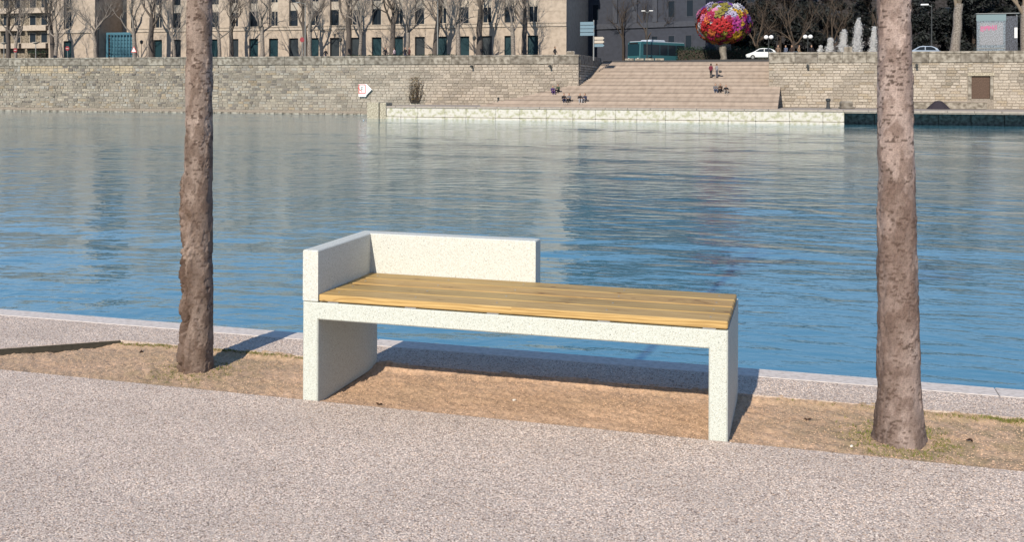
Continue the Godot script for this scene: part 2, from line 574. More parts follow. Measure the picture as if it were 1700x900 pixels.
	scatter("soil_crumbs", "small tan crumbs and grit on the tree pit soil", r, 34000, func() -> Vector3:
		var uu := r.randf_range(-4.2, 2.6)
		var vv := r.randf_range(3.9, 4.51)
		return Vector3(uu, h_at.call(uu, vv), vv), 0.0012, 0.0032, dpal, 0.0004, DIAG)
	# fallen twigs, leaf scraps and pale stones
	var scraps := [[-1.2, 4.18, 0], [0.18, 4.02, 1], [0.62, 4.2, 2], [-3.25, 4.4, 2], [0.02, 4.3, 2], [1.0, 4.05, 1], [0.9, 4.4, 2], [-1.75, 3.99, 2]]
	for s in scraps:
		var pos := W(s[0], h_at.call(s[0], s[1]), s[1])
		if s[2] == 1 or s[2] == 0:
			var o := mi("pale_pebble", pebble_mesh(int(s[0] * 100)), mat(L(0.68, 0.64, 0.58), 0.7), null, pos + Vector3(0, 0.003, 0), s[0] * 7.0)
			o.scale = Vector3(0.010, 0.005, 0.007)
			tag(o, "small whitish pebble lying on the tan soil strip", "pebble", "pale pebbles on the soil")
		else:
			var o2 := mi("leaf_scrap", leaf_scrap(int(s[0] * 100)), mat(L(0.10, 0.055, 0.03), 0.8), null, pos + Vector3(0, 0.005, 0), s[0] * 9.0)
			tag(o2, "curled dark brown dead leaf scrap on the soil strip", "leaf", "dead leaf scraps on the soil")
	# grass along the seam and round the trunks
	var gst := st_new()
	var gr := RandomNumberGenerator.new()
	gr.seed = 99
	var spots := []
	for i in 420: spots.append([gr.randf_range(-3.45, -2.2), 4.508 - absf(gr.randfn(0, 0.007)), 0.010])
	for i in 260: spots.append([gr.randfn(0.86, 0.14), 4.503 - absf(gr.randfn(0, 0.012)), 0.013])
	for i in 60: spots.append([gr.randf_range(-0.1, 2.4), 4.506 - absf(gr.randfn(0, 0.006)), 0.009])
	for i in 330:
		var an := gr.randf() * TAU
		var rr := 0.115 + absf(gr.randfn(0, 0.06))
		spots.append([0.37 + cos(an) * rr, 4.15 + sin(an) * rr, 0.012])
	for i in 200:
		var an2 := gr.randf() * TAU
		var rr2 := 0.09 + absf(gr.randfn(0, 0.06))
		spots.append([-2.79 + cos(an2) * rr2, 4.19 + sin(an2) * rr2, 0.011])
	for s in spots:
		if s[1] > 4.512 or s[1] < 3.905: continue
		for b in 5:
			var p := W(s[0] + gr.randfn(0, 0.006), h_at.call(s[0], s[1]) - 0.002, s[1] + gr.randfn(0, 0.004))
			if -p.z > 4.512: continue
			var hh: float = s[2] * gr.randf_range(0.5, 1.6)
			var an3 := gr.randf() * TAU
			var side := Vector3(cos(an3), 0, sin(an3)) * gr.randf_range(0.0012, 0.0024)
			var lean := Vector3(gr.randfn(0, 0.6), 1.0, gr.randfn(0, 0.6)).normalized() * hh
			gst.set_color(Color(0.11, 0.15, 0.03).lerp(Color(0.24, 0.20, 0.07), gr.randf()))
			tri(gst, p - side, p + side, p + lean, side.cross(lean).normalized())
	var gm := mi("grass", gst.commit(), M.grass)
	tag(gm, "short sparse grass and moss tufts along the soil edge and round the trunks", "grass", "", "stuff")

func pebble_mesh(sd: int) -> ArrayMesh:
	# low irregular stone of unit half size
	var r := RandomNumberGenerator.new()
	r.seed = sd
	var st := st_new()
	var rings := [[0.0, 1.0], [0.75, 0.55], [1.0, -0.05], [0.8, -0.7]]
	var n := 7
	var pts := []
	for k in rings:
		var row := []
		for i in n:
			var a := TAU * i / n
			row.append(Vector3(cos(a) * k[0], k[1], sin(a) * k[0]) * r.randf_range(0.84, 1.12))
		pts.append(row)
	for j in rings.size() - 1:
		for i in n:
			var a2: Vector3 = pts[j][i]
			var b2: Vector3 = pts[j][(i + 1) % n]
			var c2: Vector3 = pts[j + 1][(i + 1) % n]
			var d2: Vector3 = pts[j + 1][i]
			if j == 0: tri(st, a2, c2, d2, (c2 + d2 + a2).normalized())
			else: quad(st, a2, b2, c2, d2, (a2 + b2 + c2 + d2).normalized())
	return st.commit()

func leaf_scrap(sd: int) -> ArrayMesh:
	var r := RandomNumberGenerator.new()
	r.seed = sd
	var st := st_new()
	var n := 9
	for i in n:
		var p := []
		for k in [i, i + 1]:
			var a: float = TAU * k / n
			var rad := 0.009 * (1.0 + 0.35 * sin(a * 3.0 + sd))
			p.append(Vector3(cos(a) * rad * 1.5, 0.005 * sin(a * 2.0 + sd), sin(a) * rad))
		tri(st, Vector3.ZERO, p[0], p[1], Vector3.UP)
		tri(st, Vector3(0, -0.0012, 0), p[0] - Vector3(0, 0.0012, 0), p[1] - Vector3(0, 0.0012, 0), Vector3.DOWN)
	return st.commit()

func scatter(called: String, label: String, r: RandomNumberGenerator, count: int, where: Callable, smin: float, smax: float, pal: Array, lift: float, diag: Array = []) -> void:
	var mm := MultiMesh.new()
	mm.transform_format = MultiMesh.TRANSFORM_3D
	mm.use_colors = true
	mm.mesh = pebble_mesh(called.hash())
	var buf := PackedFloat32Array()
	buf.resize(count * 16)
	var n := 0
	var patch := noise(FastNoiseLite.TYPE_SIMPLEX, 1.1, 4, 91)
	for i in count:
		var p: Vector3 = where.call()
		if diag.size() and p.x < lerpf(diag[1].x, diag[0].x, (p.z - diag[1].y) / 0.62): continue
		var s := r.randf_range(smin, smax)
		var a := r.randf() * TAU
		var e := r.randf_range(0.65, 1.0)
		var hh := s * r.randf_range(0.35, 0.6)
		var ca := cos(a) * s
		var sa := sin(a) * s
		var o := n * 16
		var tx := r.randfn(0.0, 0.12)
		var tz := r.randfn(0.0, 0.12)
		buf[o] = ca; buf[o + 1] = hh * tx; buf[o + 2] = sa * e; buf[o + 3] = p.x
		buf[o + 4] = -ca * tx; buf[o + 5] = hh; buf[o + 6] = -sa * tz; buf[o + 7] = p.y + lift
		buf[o + 8] = -sa; buf[o + 9] = hh * tz; buf[o + 10] = ca * e; buf[o + 11] = -p.z
		var c: Color = pal[r.randi() % pal.size()]
		var t := r.randf_range(0.92, 1.13) * (1.0 + 0.16 * patch.get_noise_2d(p.x, p.z * 1.6))
		buf[o + 12] = c.r * t; buf[o + 13] = c.g * t; buf[o + 14] = c.b * t; buf[o + 15] = 1.0
		n += 1
	mm.instance_count = n
	mm.buffer = buf.slice(0, n * 16)
	var o2 := MultiMeshInstance3D.new()
	o2.name = numbered(called)
	o2.multimesh = mm
	o2.material_override = M.pebble
	add_child(o2)
	tag(o2, label, "gravel", "", "stuff")

# ------------------------------------------------------------------ water
func water() -> void:
	var n1 := noise(FastNoiseLite.TYPE_SIMPLEX_SMOOTH, 0.42, 2, 71)
	var n2 := noise(FastNoiseLite.TYPE_SIMPLEX_SMOOTH, 0.035, 2, 72)
	var st := st_new()
	var vs := []
	var v := 4.5
	while v < 121.0:
		vs.append(v)
		v += 0.2 if v < 40.0 else 0.34
	var us := []
	var u := -160.0
	while u < 50.0:
		us.append(u)
		u += 0.5 if (u > -45.0 and u < 14.0) else 1.0
	for vv in vs:
		for uu in us:
			var h := 0.028 * n1.get_noise_2d(uu * 0.48, vv) * clampf(0.75 + 2.2 * n2.get_noise_2d(uu * 0.6 + 40.0, vv * 2.6), 0.06, 2.0) + 0.02 * n2.get_noise_2d(uu * 0.5, vv)
			st.set_uv(Vector2(uu, vv))
			st.add_vertex(W(uu, WATER + h, vv))
	var nu := us.size()
	for j in vs.size() - 1:
		for i in nu - 1:
			var k := j * nu + i
			for q in [k, k + nu, k + 1, k + 1, k + nu, k + nu + 1]: st.add_index(q)
	st.generate_normals()
	st.generate_tangents()
	mi("water", st.commit(), M.water).set_meta("kind", "structure")
	var far := st_new()
	far.set_normal(Vector3.UP)
	for rect in [[-700, -160, 4.5, 121], [50, 500, 4.5, 121]]:
		for q in [[0, 2], [0, 3], [1, 2], [1, 2], [0, 3], [1, 3]]:
			far.set_uv(Vector2(rect[q[0]], rect[q[1]]))
			far.set_normal(Vector3.UP)
			far.add_vertex(W(rect[q[0]], WATER, rect[q[1]]))
	far.generate_tangents()
	mi("water", far.commit(), M.water).set_meta("kind", "structure")

# ------------------------------------------------------------------ far bank
func masonry(st: SurfaceTool, o: Vector3, right: Vector3, nrm: Vector3, w: float, h: float, ch: Vector2, ln: Vector2, proud: float, rough: float, colour: Callable, r: RandomNumberGenerator) -> void:
	# rows of stones standing proud of the plane through o
	var y := 0.0
	while y < h - 0.05:
		var hh := minf(r.randf_range(ch.x, ch.y), h - y)
		var x := -r.randf() * ln.x
		while x < w:
			var ll := r.randf_range(ln.x, ln.y)
			var xa := maxf(x, 0.0)
			var xb := minf(x + ll, w)
			x += ll
			if xb - xa < 0.08: continue
			var g := 0.018 + rough * r.randf() * 0.03
			var p := proud * r.randf_range(0.4, 1.2)
			var q := func(px: float, py: float, pn: float) -> Vector3: return o + right * px + Vector3.UP * py + nrm * pn
			var j := func() -> float: return rough * r.randf_range(-0.035, 0.035)
			var ya: float = y + g + j.call()
			var yb: float = y + hh - g + j.call()
			var a: Vector3 = q.call(xa + g, ya, 0.0)
			var b: Vector3 = q.call(xb - g, ya + j.call(), 0.0)
			var c: Vector3 = q.call(xb - g, yb, 0.0)
			var d: Vector3 = q.call(xa + g, yb + j.call(), 0.0)
			var m := (a + b + c + d) * 0.25
			var ins := 0.10
			var f := []
			for k in [a, b, c, d]: f.append(k.lerp(m, ins) + nrm * (p + rough * r.randf_range(-0.03, 0.03)))
			st.set_color(colour.call(o.x + right.x * (xa + xb) * 0.5, y / h, r))
			quad(st, f[0], f[1], f[2], f[3], (f[2] - f[0]).cross(f[3] - f[1]).normalized() * signf((f[2] - f[0]).cross(f[3] - f[1]).dot(nrm)))
			var ring := [a, b, c, d]
			for k in 4:
				var k2 := (k + 1) % 4
				var n: Vector3 = (ring[k2] - ring[k]).cross(f[k] - ring[k]).normalized()
				if n.dot((ring[k] + ring[k2]) * 0.5 - m) < 0.0: n = -n
				quad(st, ring[k], ring[k2], f[k2], f[k], n)
		y += hh

func far_bank() -> void:
	var r := RandomNumberGenerator.new()
	r.seed = 31
	# raised street level behind the wall
	var t := st_new()
	sbox(t, -700, -26.42, -6.0, TERR, 120.25, 700)
	sbox(t, -3.88, 500, -6.0, TERR, 120.25, 700)
	sbox(t, -26.42, -3.88, -6.0, TERR - 0.004, 134.3, 700)
	mi("street", t.commit(), M.asphalt).set_meta("kind", "structure")
	var stains := noise(FastNoiseLite.TYPE_SIMPLEX, 0.12, 4, 5)
	var col_left := func(uu: float, yf: float, rr: RandomNumberGenerator) -> Color:
		var k := rr.randf()
		var c := Color(0.29, 0.26, 0.22)
		if k < 0.2: c = Color(0.36, 0.32, 0.265)
		elif k < 0.30: c = Color(0.19, 0.172, 0.155)
		elif k < 0.46: c = Color(0.32, 0.30, 0.27)
		elif k < 0.54: c = Color(0.33, 0.27, 0.20)
		var pale := clampf((uu + 66.0) / 14.0, 0.0, 1.0)
		c = c.lerp(Color(0.41, 0.365, 0.315) * rr.randf_range(0.88, 1.06), pale * 0.8)
		var s := stains.get_noise_2d(uu, yf * 14.0)
		if yf > 0.78 and s > -0.12 and uu < -90.0: c = c.lerp(Color(0.42, 0.34, 0.235), 0.75)
		elif s < -0.2: c = c * 0.78
		return c * Color(1.13, 1.11, 1.08) * rr.randf_range(0.90, 1.08)
	var col_right := func(uu: float, yf: float, rr: RandomNumberGenerator) -> Color:
		var k := rr.randf()
		var c := Color(0.43, 0.385, 0.33)
		if k < 0.25: c = Color(0.47, 0.425, 0.37)
		elif k < 0.38: c = Color(0.39, 0.335, 0.265)
		elif k < 0.44: c = Color(0.33, 0.295, 0.25)
		if stains.get_noise_2d(uu * 1.3 + 50.0, yf * 9.0) < -0.24: c *= 0.8
		return c * Color(1.07, 1.05, 1.02) * rr.randf_range(0.93, 1.05)
	# left wall, rising straight from the water
	var wl := thing("embankment_wall", "long rubble stone river wall standing straight in the water below the facade", "wall", W(-26.42, WATER, WALL_V))
	var core := st_new()
	sbox(core, -280, 0.0, -4.0, 4.6 - WATER, -0.0, 0.30)
	mi("wall_core", core.commit(), M.mortar, wl)
	var ss := st_new()
	# stair surface hides the foot of the wall near its end
	masonry(ss, Vector3(-130, 0.55, 0), Vector3.RIGHT, Vector3.BACK, 80.0, 4.6 - WATER - 0.55, Vector2(0.24, 0.44), Vector2(0.3, 0.95), 0.085, 1.0, func(uu, yf, rr): return col_left.call(uu - 26.4, yf, rr), r)
	mi("rubble_stone", ss.commit(), M.stones, wl).set_meta("kind", "stuff")
	var ss2 := st_new()
	masonry(ss2, Vector3(-50, 0.55, 0), Vector3.RIGHT, Vector3.BACK, 49.98, 4.6 - WATER - 0.55, Vector2(0.28, 0.42), Vector2(0.45, 1.0), 0.075, 0.55, func(uu, yf, rr): return col_left.call(uu - 26.4, yf, rr), r)
	mi("coursed_stone", ss2.commit(), M.stones, wl).set_meta("kind", "stuff")
	# footing ledge
	var fu := -130.0
	while fu < -20.9:
		var fl := r.randf_range(0.8, 1.7)
		wbox("footing_stone", M.coping_pale, wl, fu, fu + fl - 0.05, -0.6, 0.22 + r.randf_range(-0.03, 0.03), -0.55 - r.randf() * 0.05, -0.01, 0.03)
		fu += fl
	var pu := 0.0
	while pu > -150.0:
		var pl := r.randf_range(2.3, 3.4)
		if pu - pl < -150.0: pl = pu + 150.0 + 0.01
		wbox("coping_stone", M.coping if r.randf() < 0.75 else M.coping_pale, wl, pu - pl + 0.02, pu, 4.6 - WATER + 0.01, 5.52 - WATER, -0.13, 0.33, 0.03)
		wbox("coping_cap", M.coping_pale if r.randf() < 0.5 else M.coping, wl, pu - pl + 0.02, pu + (0.06 if pu == 0.0 else 0.0), 5.523 - WATER, 5.74 - WATER, -0.19, 0.40, 0.04)
		pu -= pl
	# return of the wall along the stairs
	var rt := thing("stair_cheek_wall", "stone side wall dropping along the stairs at the end of the rubble wall", "wall", W(-26.42, TERR, WALL_V + 0.42))
	var rs := st_new()
	masonry(rs, Vector3(0.02, -3.6, 0), Vector3.FORWARD, Vector3.RIGHT, 13.5, 3.0, Vector2(0.3, 0.42), Vector2(0.5, 1.0), 0.06, 0.5, func(_u, yf, rr): return col_right.call(-26.0, yf, rr), r)
	mi("stone_facing", rs.commit(), M.stones, rt).set_meta("kind", "stuff")
	var rv := 0.0
	while rv < 13.4:
		wbox("coping_stone", M.coping, rt, -0.42, 0.10, -0.6, 0.54, rv, minf(rv + 2.6, 13.5) - 0.02, 0.03)
		rv += 2.6
	# right wall above the quay
	var wr := thing("embankment_wall", "pale coursed stone river wall with a brown door, above the quay", "wall", W(-3.88, QUAY, WALL_V))
	var core2 := st_new()
	sbox(core2, 0.0, 21.45, -1.0, 5.1, 0.0, 0.3)
	sbox(core2, 21.45, 23.6, 3.72, 5.1, 0.0, 0.3)
	sbox(core2, 21.45, 23.6, -1.0, 1.1, 0.0, 0.3)
	sbox(core2, 23.6, 120, -1.0, 5.1, 0.0, 0.3)
	mi("wall_core", core2.commit(), M.mortar, wr)
	var s3 := st_new()
	masonry(s3, Vector3(0.0, 0.0, 0), Vector3.RIGHT, Vector3.BACK, 21.2, 5.1, Vector2(0.29, 0.36), Vector2(0.45, 1.15), 0.07, 0.4, func(uu, yf, rr): return col_right.call(uu - 3.9, yf, rr), r)
	masonry(s3, Vector3(21.25, 4.0, 0), Vector3.RIGHT, Vector3.BACK, 2.5, 1.1, Vector2(0.29, 0.36), Vector2(0.45, 1.15), 0.07, 0.4, func(uu, yf, rr): return col_right.call(uu - 3.9, yf, rr), r)
	masonry(s3, Vector3(23.8, 0.0, 0), Vector3.RIGHT, Vector3.BACK, 20.0, 5.1, Vector2(0.29, 0.36), Vector2(0.45, 1.15), 0.07, 0.4, func(uu, yf, rr): return col_right.call(uu - 3.9, yf, rr), r)
	mi("coursed_stone", s3.commit(), M.stones, wr).set_meta("kind", "stuff")
	var cu := 0.0
	while cu < 45.0:
		var cl := r.randf_range(2.2, 3.3)
		wbox("coping_stone", M.coping_pale if r.randf() < 0.6 else M.coping, wr, cu, cu + cl - 0.02, 5.11, 6.10, -0.13, 0.33, 0.03)
		wbox("coping_cap", M.coping_pale, wr, cu - (0.06 if cu == 0.0 else 0.0), cu + cl - 0.02, 6.103, 6.36, -0.19, 0.40, 0.04)
		cu += cl
	# door in the right wall
	var dr := wbox("door", mat(L(0.13, 0.085, 0.065), 0.7, M.t_stain, 1.3), wr, 21.62, 23.46, 1.12, 3.6, 0.12, 0.2, 0.01)
	for k in 5:
		wbox("door_board", mat(L(0.14, 0.09, 0.07), 0.7, M.t_stain, 1.1), dr, -0.90 + k * 0.36, -0.90 + k * 0.36 + 0.34, 0.05, 2.43, 0.045, 0.075, 0.01)
	wbox("handle", M.metal, dr, 0.68, 0.76, 1.1, 1.3, 0.075, 0.12, 0.01)
	wbox("notice_plate", mat(L(0.45, 0.38, 0.22), 0.7), dr, -0.3, 0.3, 2.05, 2.3, 0.079, 0.09, 0.0)
	wbox("lintel", M.quay_pale, wr, 21.2, 23.9, 3.61, 3.98, -0.16, 0.1, 0.03)
	wbox("door_jamb", M.coping_pale, wr, 21.26, 21.6, 1.12, 3.605, -0.12, 0.1, 0.02)
	wbox("door_jamb", M.coping_pale, wr, 23.48, 23.78, 1.12, 3.605, -0.12, 0.1, 0.02)
	# landing block before the door
	var lb := thing("door_landing", "low pale stone landing block below the brown quay door", "landing", W(11.6, QUAY, 117.6))
	wbox("block", M.coping_pale, lb, 0.0, 7.3, 0.0, 0.72, 0.0, 2.25, 0.04)
	wbox("cap_slab", M.paving, lb, -0.05, 7.35, 0.723, 0.83, -0.06, 2.25, 0.02)
	# lower quay
	var q := thing("quay", "low mossy white stone quay along the water below the stairs", "quay", W(0, QUAY, 105.0))
	var body := st_new()
	sbox(body, -46.6, 3.9, -3.0, -0.16, 0.35, 15.0)
	sbox(body, 3.9, 120, -3.0, -0.16, 3.1, 15.0)
	mi("core", body.commit(), M.mortar, q)
	var bu := -46.1
	while bu < 3.6:
		var bl := minf(r.randf_range(2.0, 3.6), 3.9 - bu)
		wbox("quay_stone", M.quay, q, bu, bu + bl - 0.012, -1.2, -0.22, 0.0, 0.34, 0.04)
		wbox("waterline_stone", M.quay, q, bu, bu + bl - 0.012, -3.0, -1.23, -0.12, 0.33, 0.05)
		bu += bl
	bu = 3.92
	while bu < 40.0:
		wbox("recessed_panel", M.quay_blue, q, bu, bu + 2.95, -3.0, -0.22, 2.75, 3.05, 0.03)
		wbox("deck_slab", M.paving, q, bu, bu + 2.95, -0.3, -0.218, 0.0, 2.74)  # overhang made this deep so the slab keeps the panels in shade
		bu += 3.0
	bu = -46.6
	while bu < 40.0:
		wbox("edge_slab", M.paving, q, bu, bu + 2.37, -0.215, 0.0, -0.08, 1.4, 0.03)
		bu += 2.4
	wbox("paving_bed", M.paving, q, -46.6, 60.0, -0.15, -0.02, 1.41, 14.95, 0.0)
	wbox("end_block", M.quay_pale, q, -47.6, -46.15, -3.0, 0.42, -0.3, 2.2, 0.05)
	wbox("end_block", M.quay_pale, q, -46.1, -45.3, -3.0, 0.38, -0.18, 1.6, 0.05)

func stairs() -> void:
	var s := thing("riverside_stairs", "broad tan stone stairs climbing from the quay to the street", "stairs", W(0, QUAY, 109.0))
	var v := 0.0
	for k in 38:
		var y := 0.15 * (k + 1)
		var abs_y := QUAY + y
		var ul := -26.5
		var ur := -3.8
		if v < 11.2:
			ul = -26.45 - maxf(0.0, 2.3 - abs_y) * 3.4
			ur = -2.6 + 0.002 * k
		var tread := 0.66
		if k == 5: tread = 1.5
		var last := 0.5 if k == 37 else tread + 0.45
		wbox("step", M["step%d" % ((k * 7 + k / 3) % 4)], s, ul + 0.002 * (k % 5), ur - 0.002 * (k % 3), y - 0.42, y + r_small(k), v, v + last, 0.012)
		v += tread
	# low dark kerb wall closing the head of the stairs
	var kw := thing("street_kerb_wall", "low dark kerb wall at the head of the stairs", "kerb wall", W(-26.2, TERR, 134.4))
	wbox("wall", mat(L(0.05, 0.05, 0.052), 0.8), kw, 0.0, 22.2, -0.3, 0.22, 0.0, 0.3, 0.03)
	for k in 4: wbox("light_block", M.coping_pale, kw, 3.0 + k * 1.35, 4.2 + k * 1.35, 0.225, 0.5, 0.0, 0.35, 0.03)

func r_small(k: int) -> float:
	return 0.006 * sin(k * 12.9)

# ------------------------------------------------------------------ buildings
func window_part(parent: Node, u: float, y0: float, w: float, h: float, v: float, frame: Material, glass: Material, mull := 1) -> void:
	# frame standing in a recess, with its panes as sub-parts
	var st := st_new()
	var t := 0.09
	sbox(st, -w / 2, w / 2, 0, t, 0, 0.12)
	sbox(st, -w / 2, w / 2, h - t, h, 0, 0.12)
	sbox(st, -w / 2, -w / 2 + t, t, h - t, 0, 0.12)
	sbox(st, w / 2 - t, w / 2, t, h - t, 0, 0.12)
	for k in mull:
		var x := -w / 2 + w * (k + 1) / (mull + 1)
		sbox(st, x - 0.04, x + 0.04, t, h - t, 0.01, 0.11)
	var f := mi("window", st.commit(), frame, parent, Vector3(u, y0, -v))
	for k in mull + 1:
		var a := -w / 2 + t + (w - 2 * t) * k / (mull + 1)
		var b := -w / 2 + t + (w - 2 * t) * (k + 1) / (mull + 1)
		wbox("pane", glass, f, a + 0.01, b - 0.01, t, h - t, 0.05, 0.08)

func facade_main() -> void:
	var y0 := TERR
	var b := thing("stone_office_building", "long beige stone office building with teal ground floor doors behind bare trees", "building", W(0, y0, 137.0))
	var wall := st_new()
	var wd := 1.55
	var top := 17.6
	var left := -102.9
	var us := []
	for k in 19: us.append(-36.8 - 3.42 * (18 - k))
	# piers
	var x := left
	for k in 20:
		var xe: float = us[k] - wd / 2 if k < 19 else -31.94
		sbox(wall, x, xe, -0.2, top, 0.0, 0.7)
		if k < 19: x = us[k] + wd / 2
	for uu in us:
		sbox(wall, uu - wd / 2, uu + wd / 2, 3.92, 5.75, 0.003, 0.7)   # over the door
		sbox(wall, uu - wd / 2, uu + wd / 2, 16.6, top, 0.003, 0.7)
	mi("wall", wall.commit(), M.facade, b)
	var back := st_new()
	sbox(back, left, -31.95, -0.2, top - 0.1, 0.98, 14.9)
	mi("inner_wall", back.commit(), M.facade, b)
	# string course in lengths, cornice
	var cx := left
	while cx < -32.0:
		var ce := minf(cx + 6.84, -31.9)
		wbox("string_course", M.facade_trim, b, cx, ce - 0.02, 5.15, 5.62, -0.16, -0.003, 0.03)
		wbox("string_course_cap", M.facade_trim, b, cx, ce - 0.02, 5.623, 5.76, -0.26, -0.003, 0.02)
		cx += 6.84
	wbox("cornice", M.facade_trim, b, left - 0.4, -31.5, top + 0.003, top + 0.8, -0.7, 15.2, 0.05)
	# ashlar courses above the string course: shallow projecting bands between bays
	for k in 20:
		var xa: float = (us[k - 1] + wd / 2 if k > 0 else left) + 0.02
		var xb: float = (us[k] - wd / 2 if k < 19 else -31.94) - 0.02
		for j in 7:
			wbox("ashlar_course", M.facade, b, xa, xb, 5.80 + j * 1.5, 5.80 + j * 1.5 + 1.46, -0.03, -0.003, 0.012)
	# rolling tint of doors and windows
	for k in 19:
		var uu: float = us[k]
		if absf(uu + 67.6) < 1.2:
			var d := wbox("main_door", M.door_dark, b, uu - 0.95, uu + 0.95, 0.0, 3.95, 0.45, 0.55)
			wbox("transom_bar", M.door_teal, d, -0.95, 0.95, 2.7, 2.85, 0.056, 0.10)
			var crest := mi("carved_crest", crest_mesh(), M.facade_trim, b, Vector3(uu, 4.35, 0.02))
			crest.scale = Vector3(1, 1, 1)
		else:
			var dm: Material = M.door_teal if k % 3 != 1 else M.door_dark
			var d2 := wbox("door", dm, b, uu - wd / 2 + 0.01, uu + wd / 2 - 0.01, 0.0, 3.9, 0.42, 0.5)
			for c in 4:
				wbox("door_panel", M.glass_blue if c % 2 == 0 else M.glass, d2, -0.66 + c * 0.34, -0.66 + c * 0.34 + 0.27, 0.3, 3.6, 0.041, 0.06)
			wbox("door_rail", dm, d2, -0.75, 0.75, 2.5, 2.62, 0.061, 0.09)
		for fl in 3:
			var yy := 5.8 + fl * 3.6
			window_part(b, uu, yy, wd - 0.02, 2.35, 0.42, M.frame_pale if k % 2 == 0 else M.door_dark, M.glass, 1)
			wbox("spandrel_panel", M.blind if (k + fl) % 3 else M.frame_pale, b, uu - wd / 2 + 0.01, uu + wd / 2 - 0.01, yy + 2.36, yy + 3.58, 0.40, 0.55, 0.02)
		wbox("bay_pilaster", M.frame_pale, b, uu + wd / 2 - 0.16, uu + wd / 2 - 0.005, 5.78, 16.58, 0.12, 0.36, 0.015)

func crest_mesh() -> ArrayMesh:
	var st := st_new()
	for p in [[0.0, 0.5, 0.38], [-0.38, 0.25, 0.24], [0.38, 0.25, 0.24], [0.0, 0.1, 0.3], [-0.25, 0.75, 0.2], [0.25, 0.75, 0.2], [0.0, 0.95, 0.18]]:
		var pts := []
		var rad := []
		for i in 6:
			var t := PI * i / 5.0
			pts.append(Vector3(p[0], p[1] - cos(t) * p[2], 0.0))
			rad.append(maxf(0.01, sin(t) * p[2] * 0.9))
		add_tube(st, pts, rad, 8)
	return st.commit()

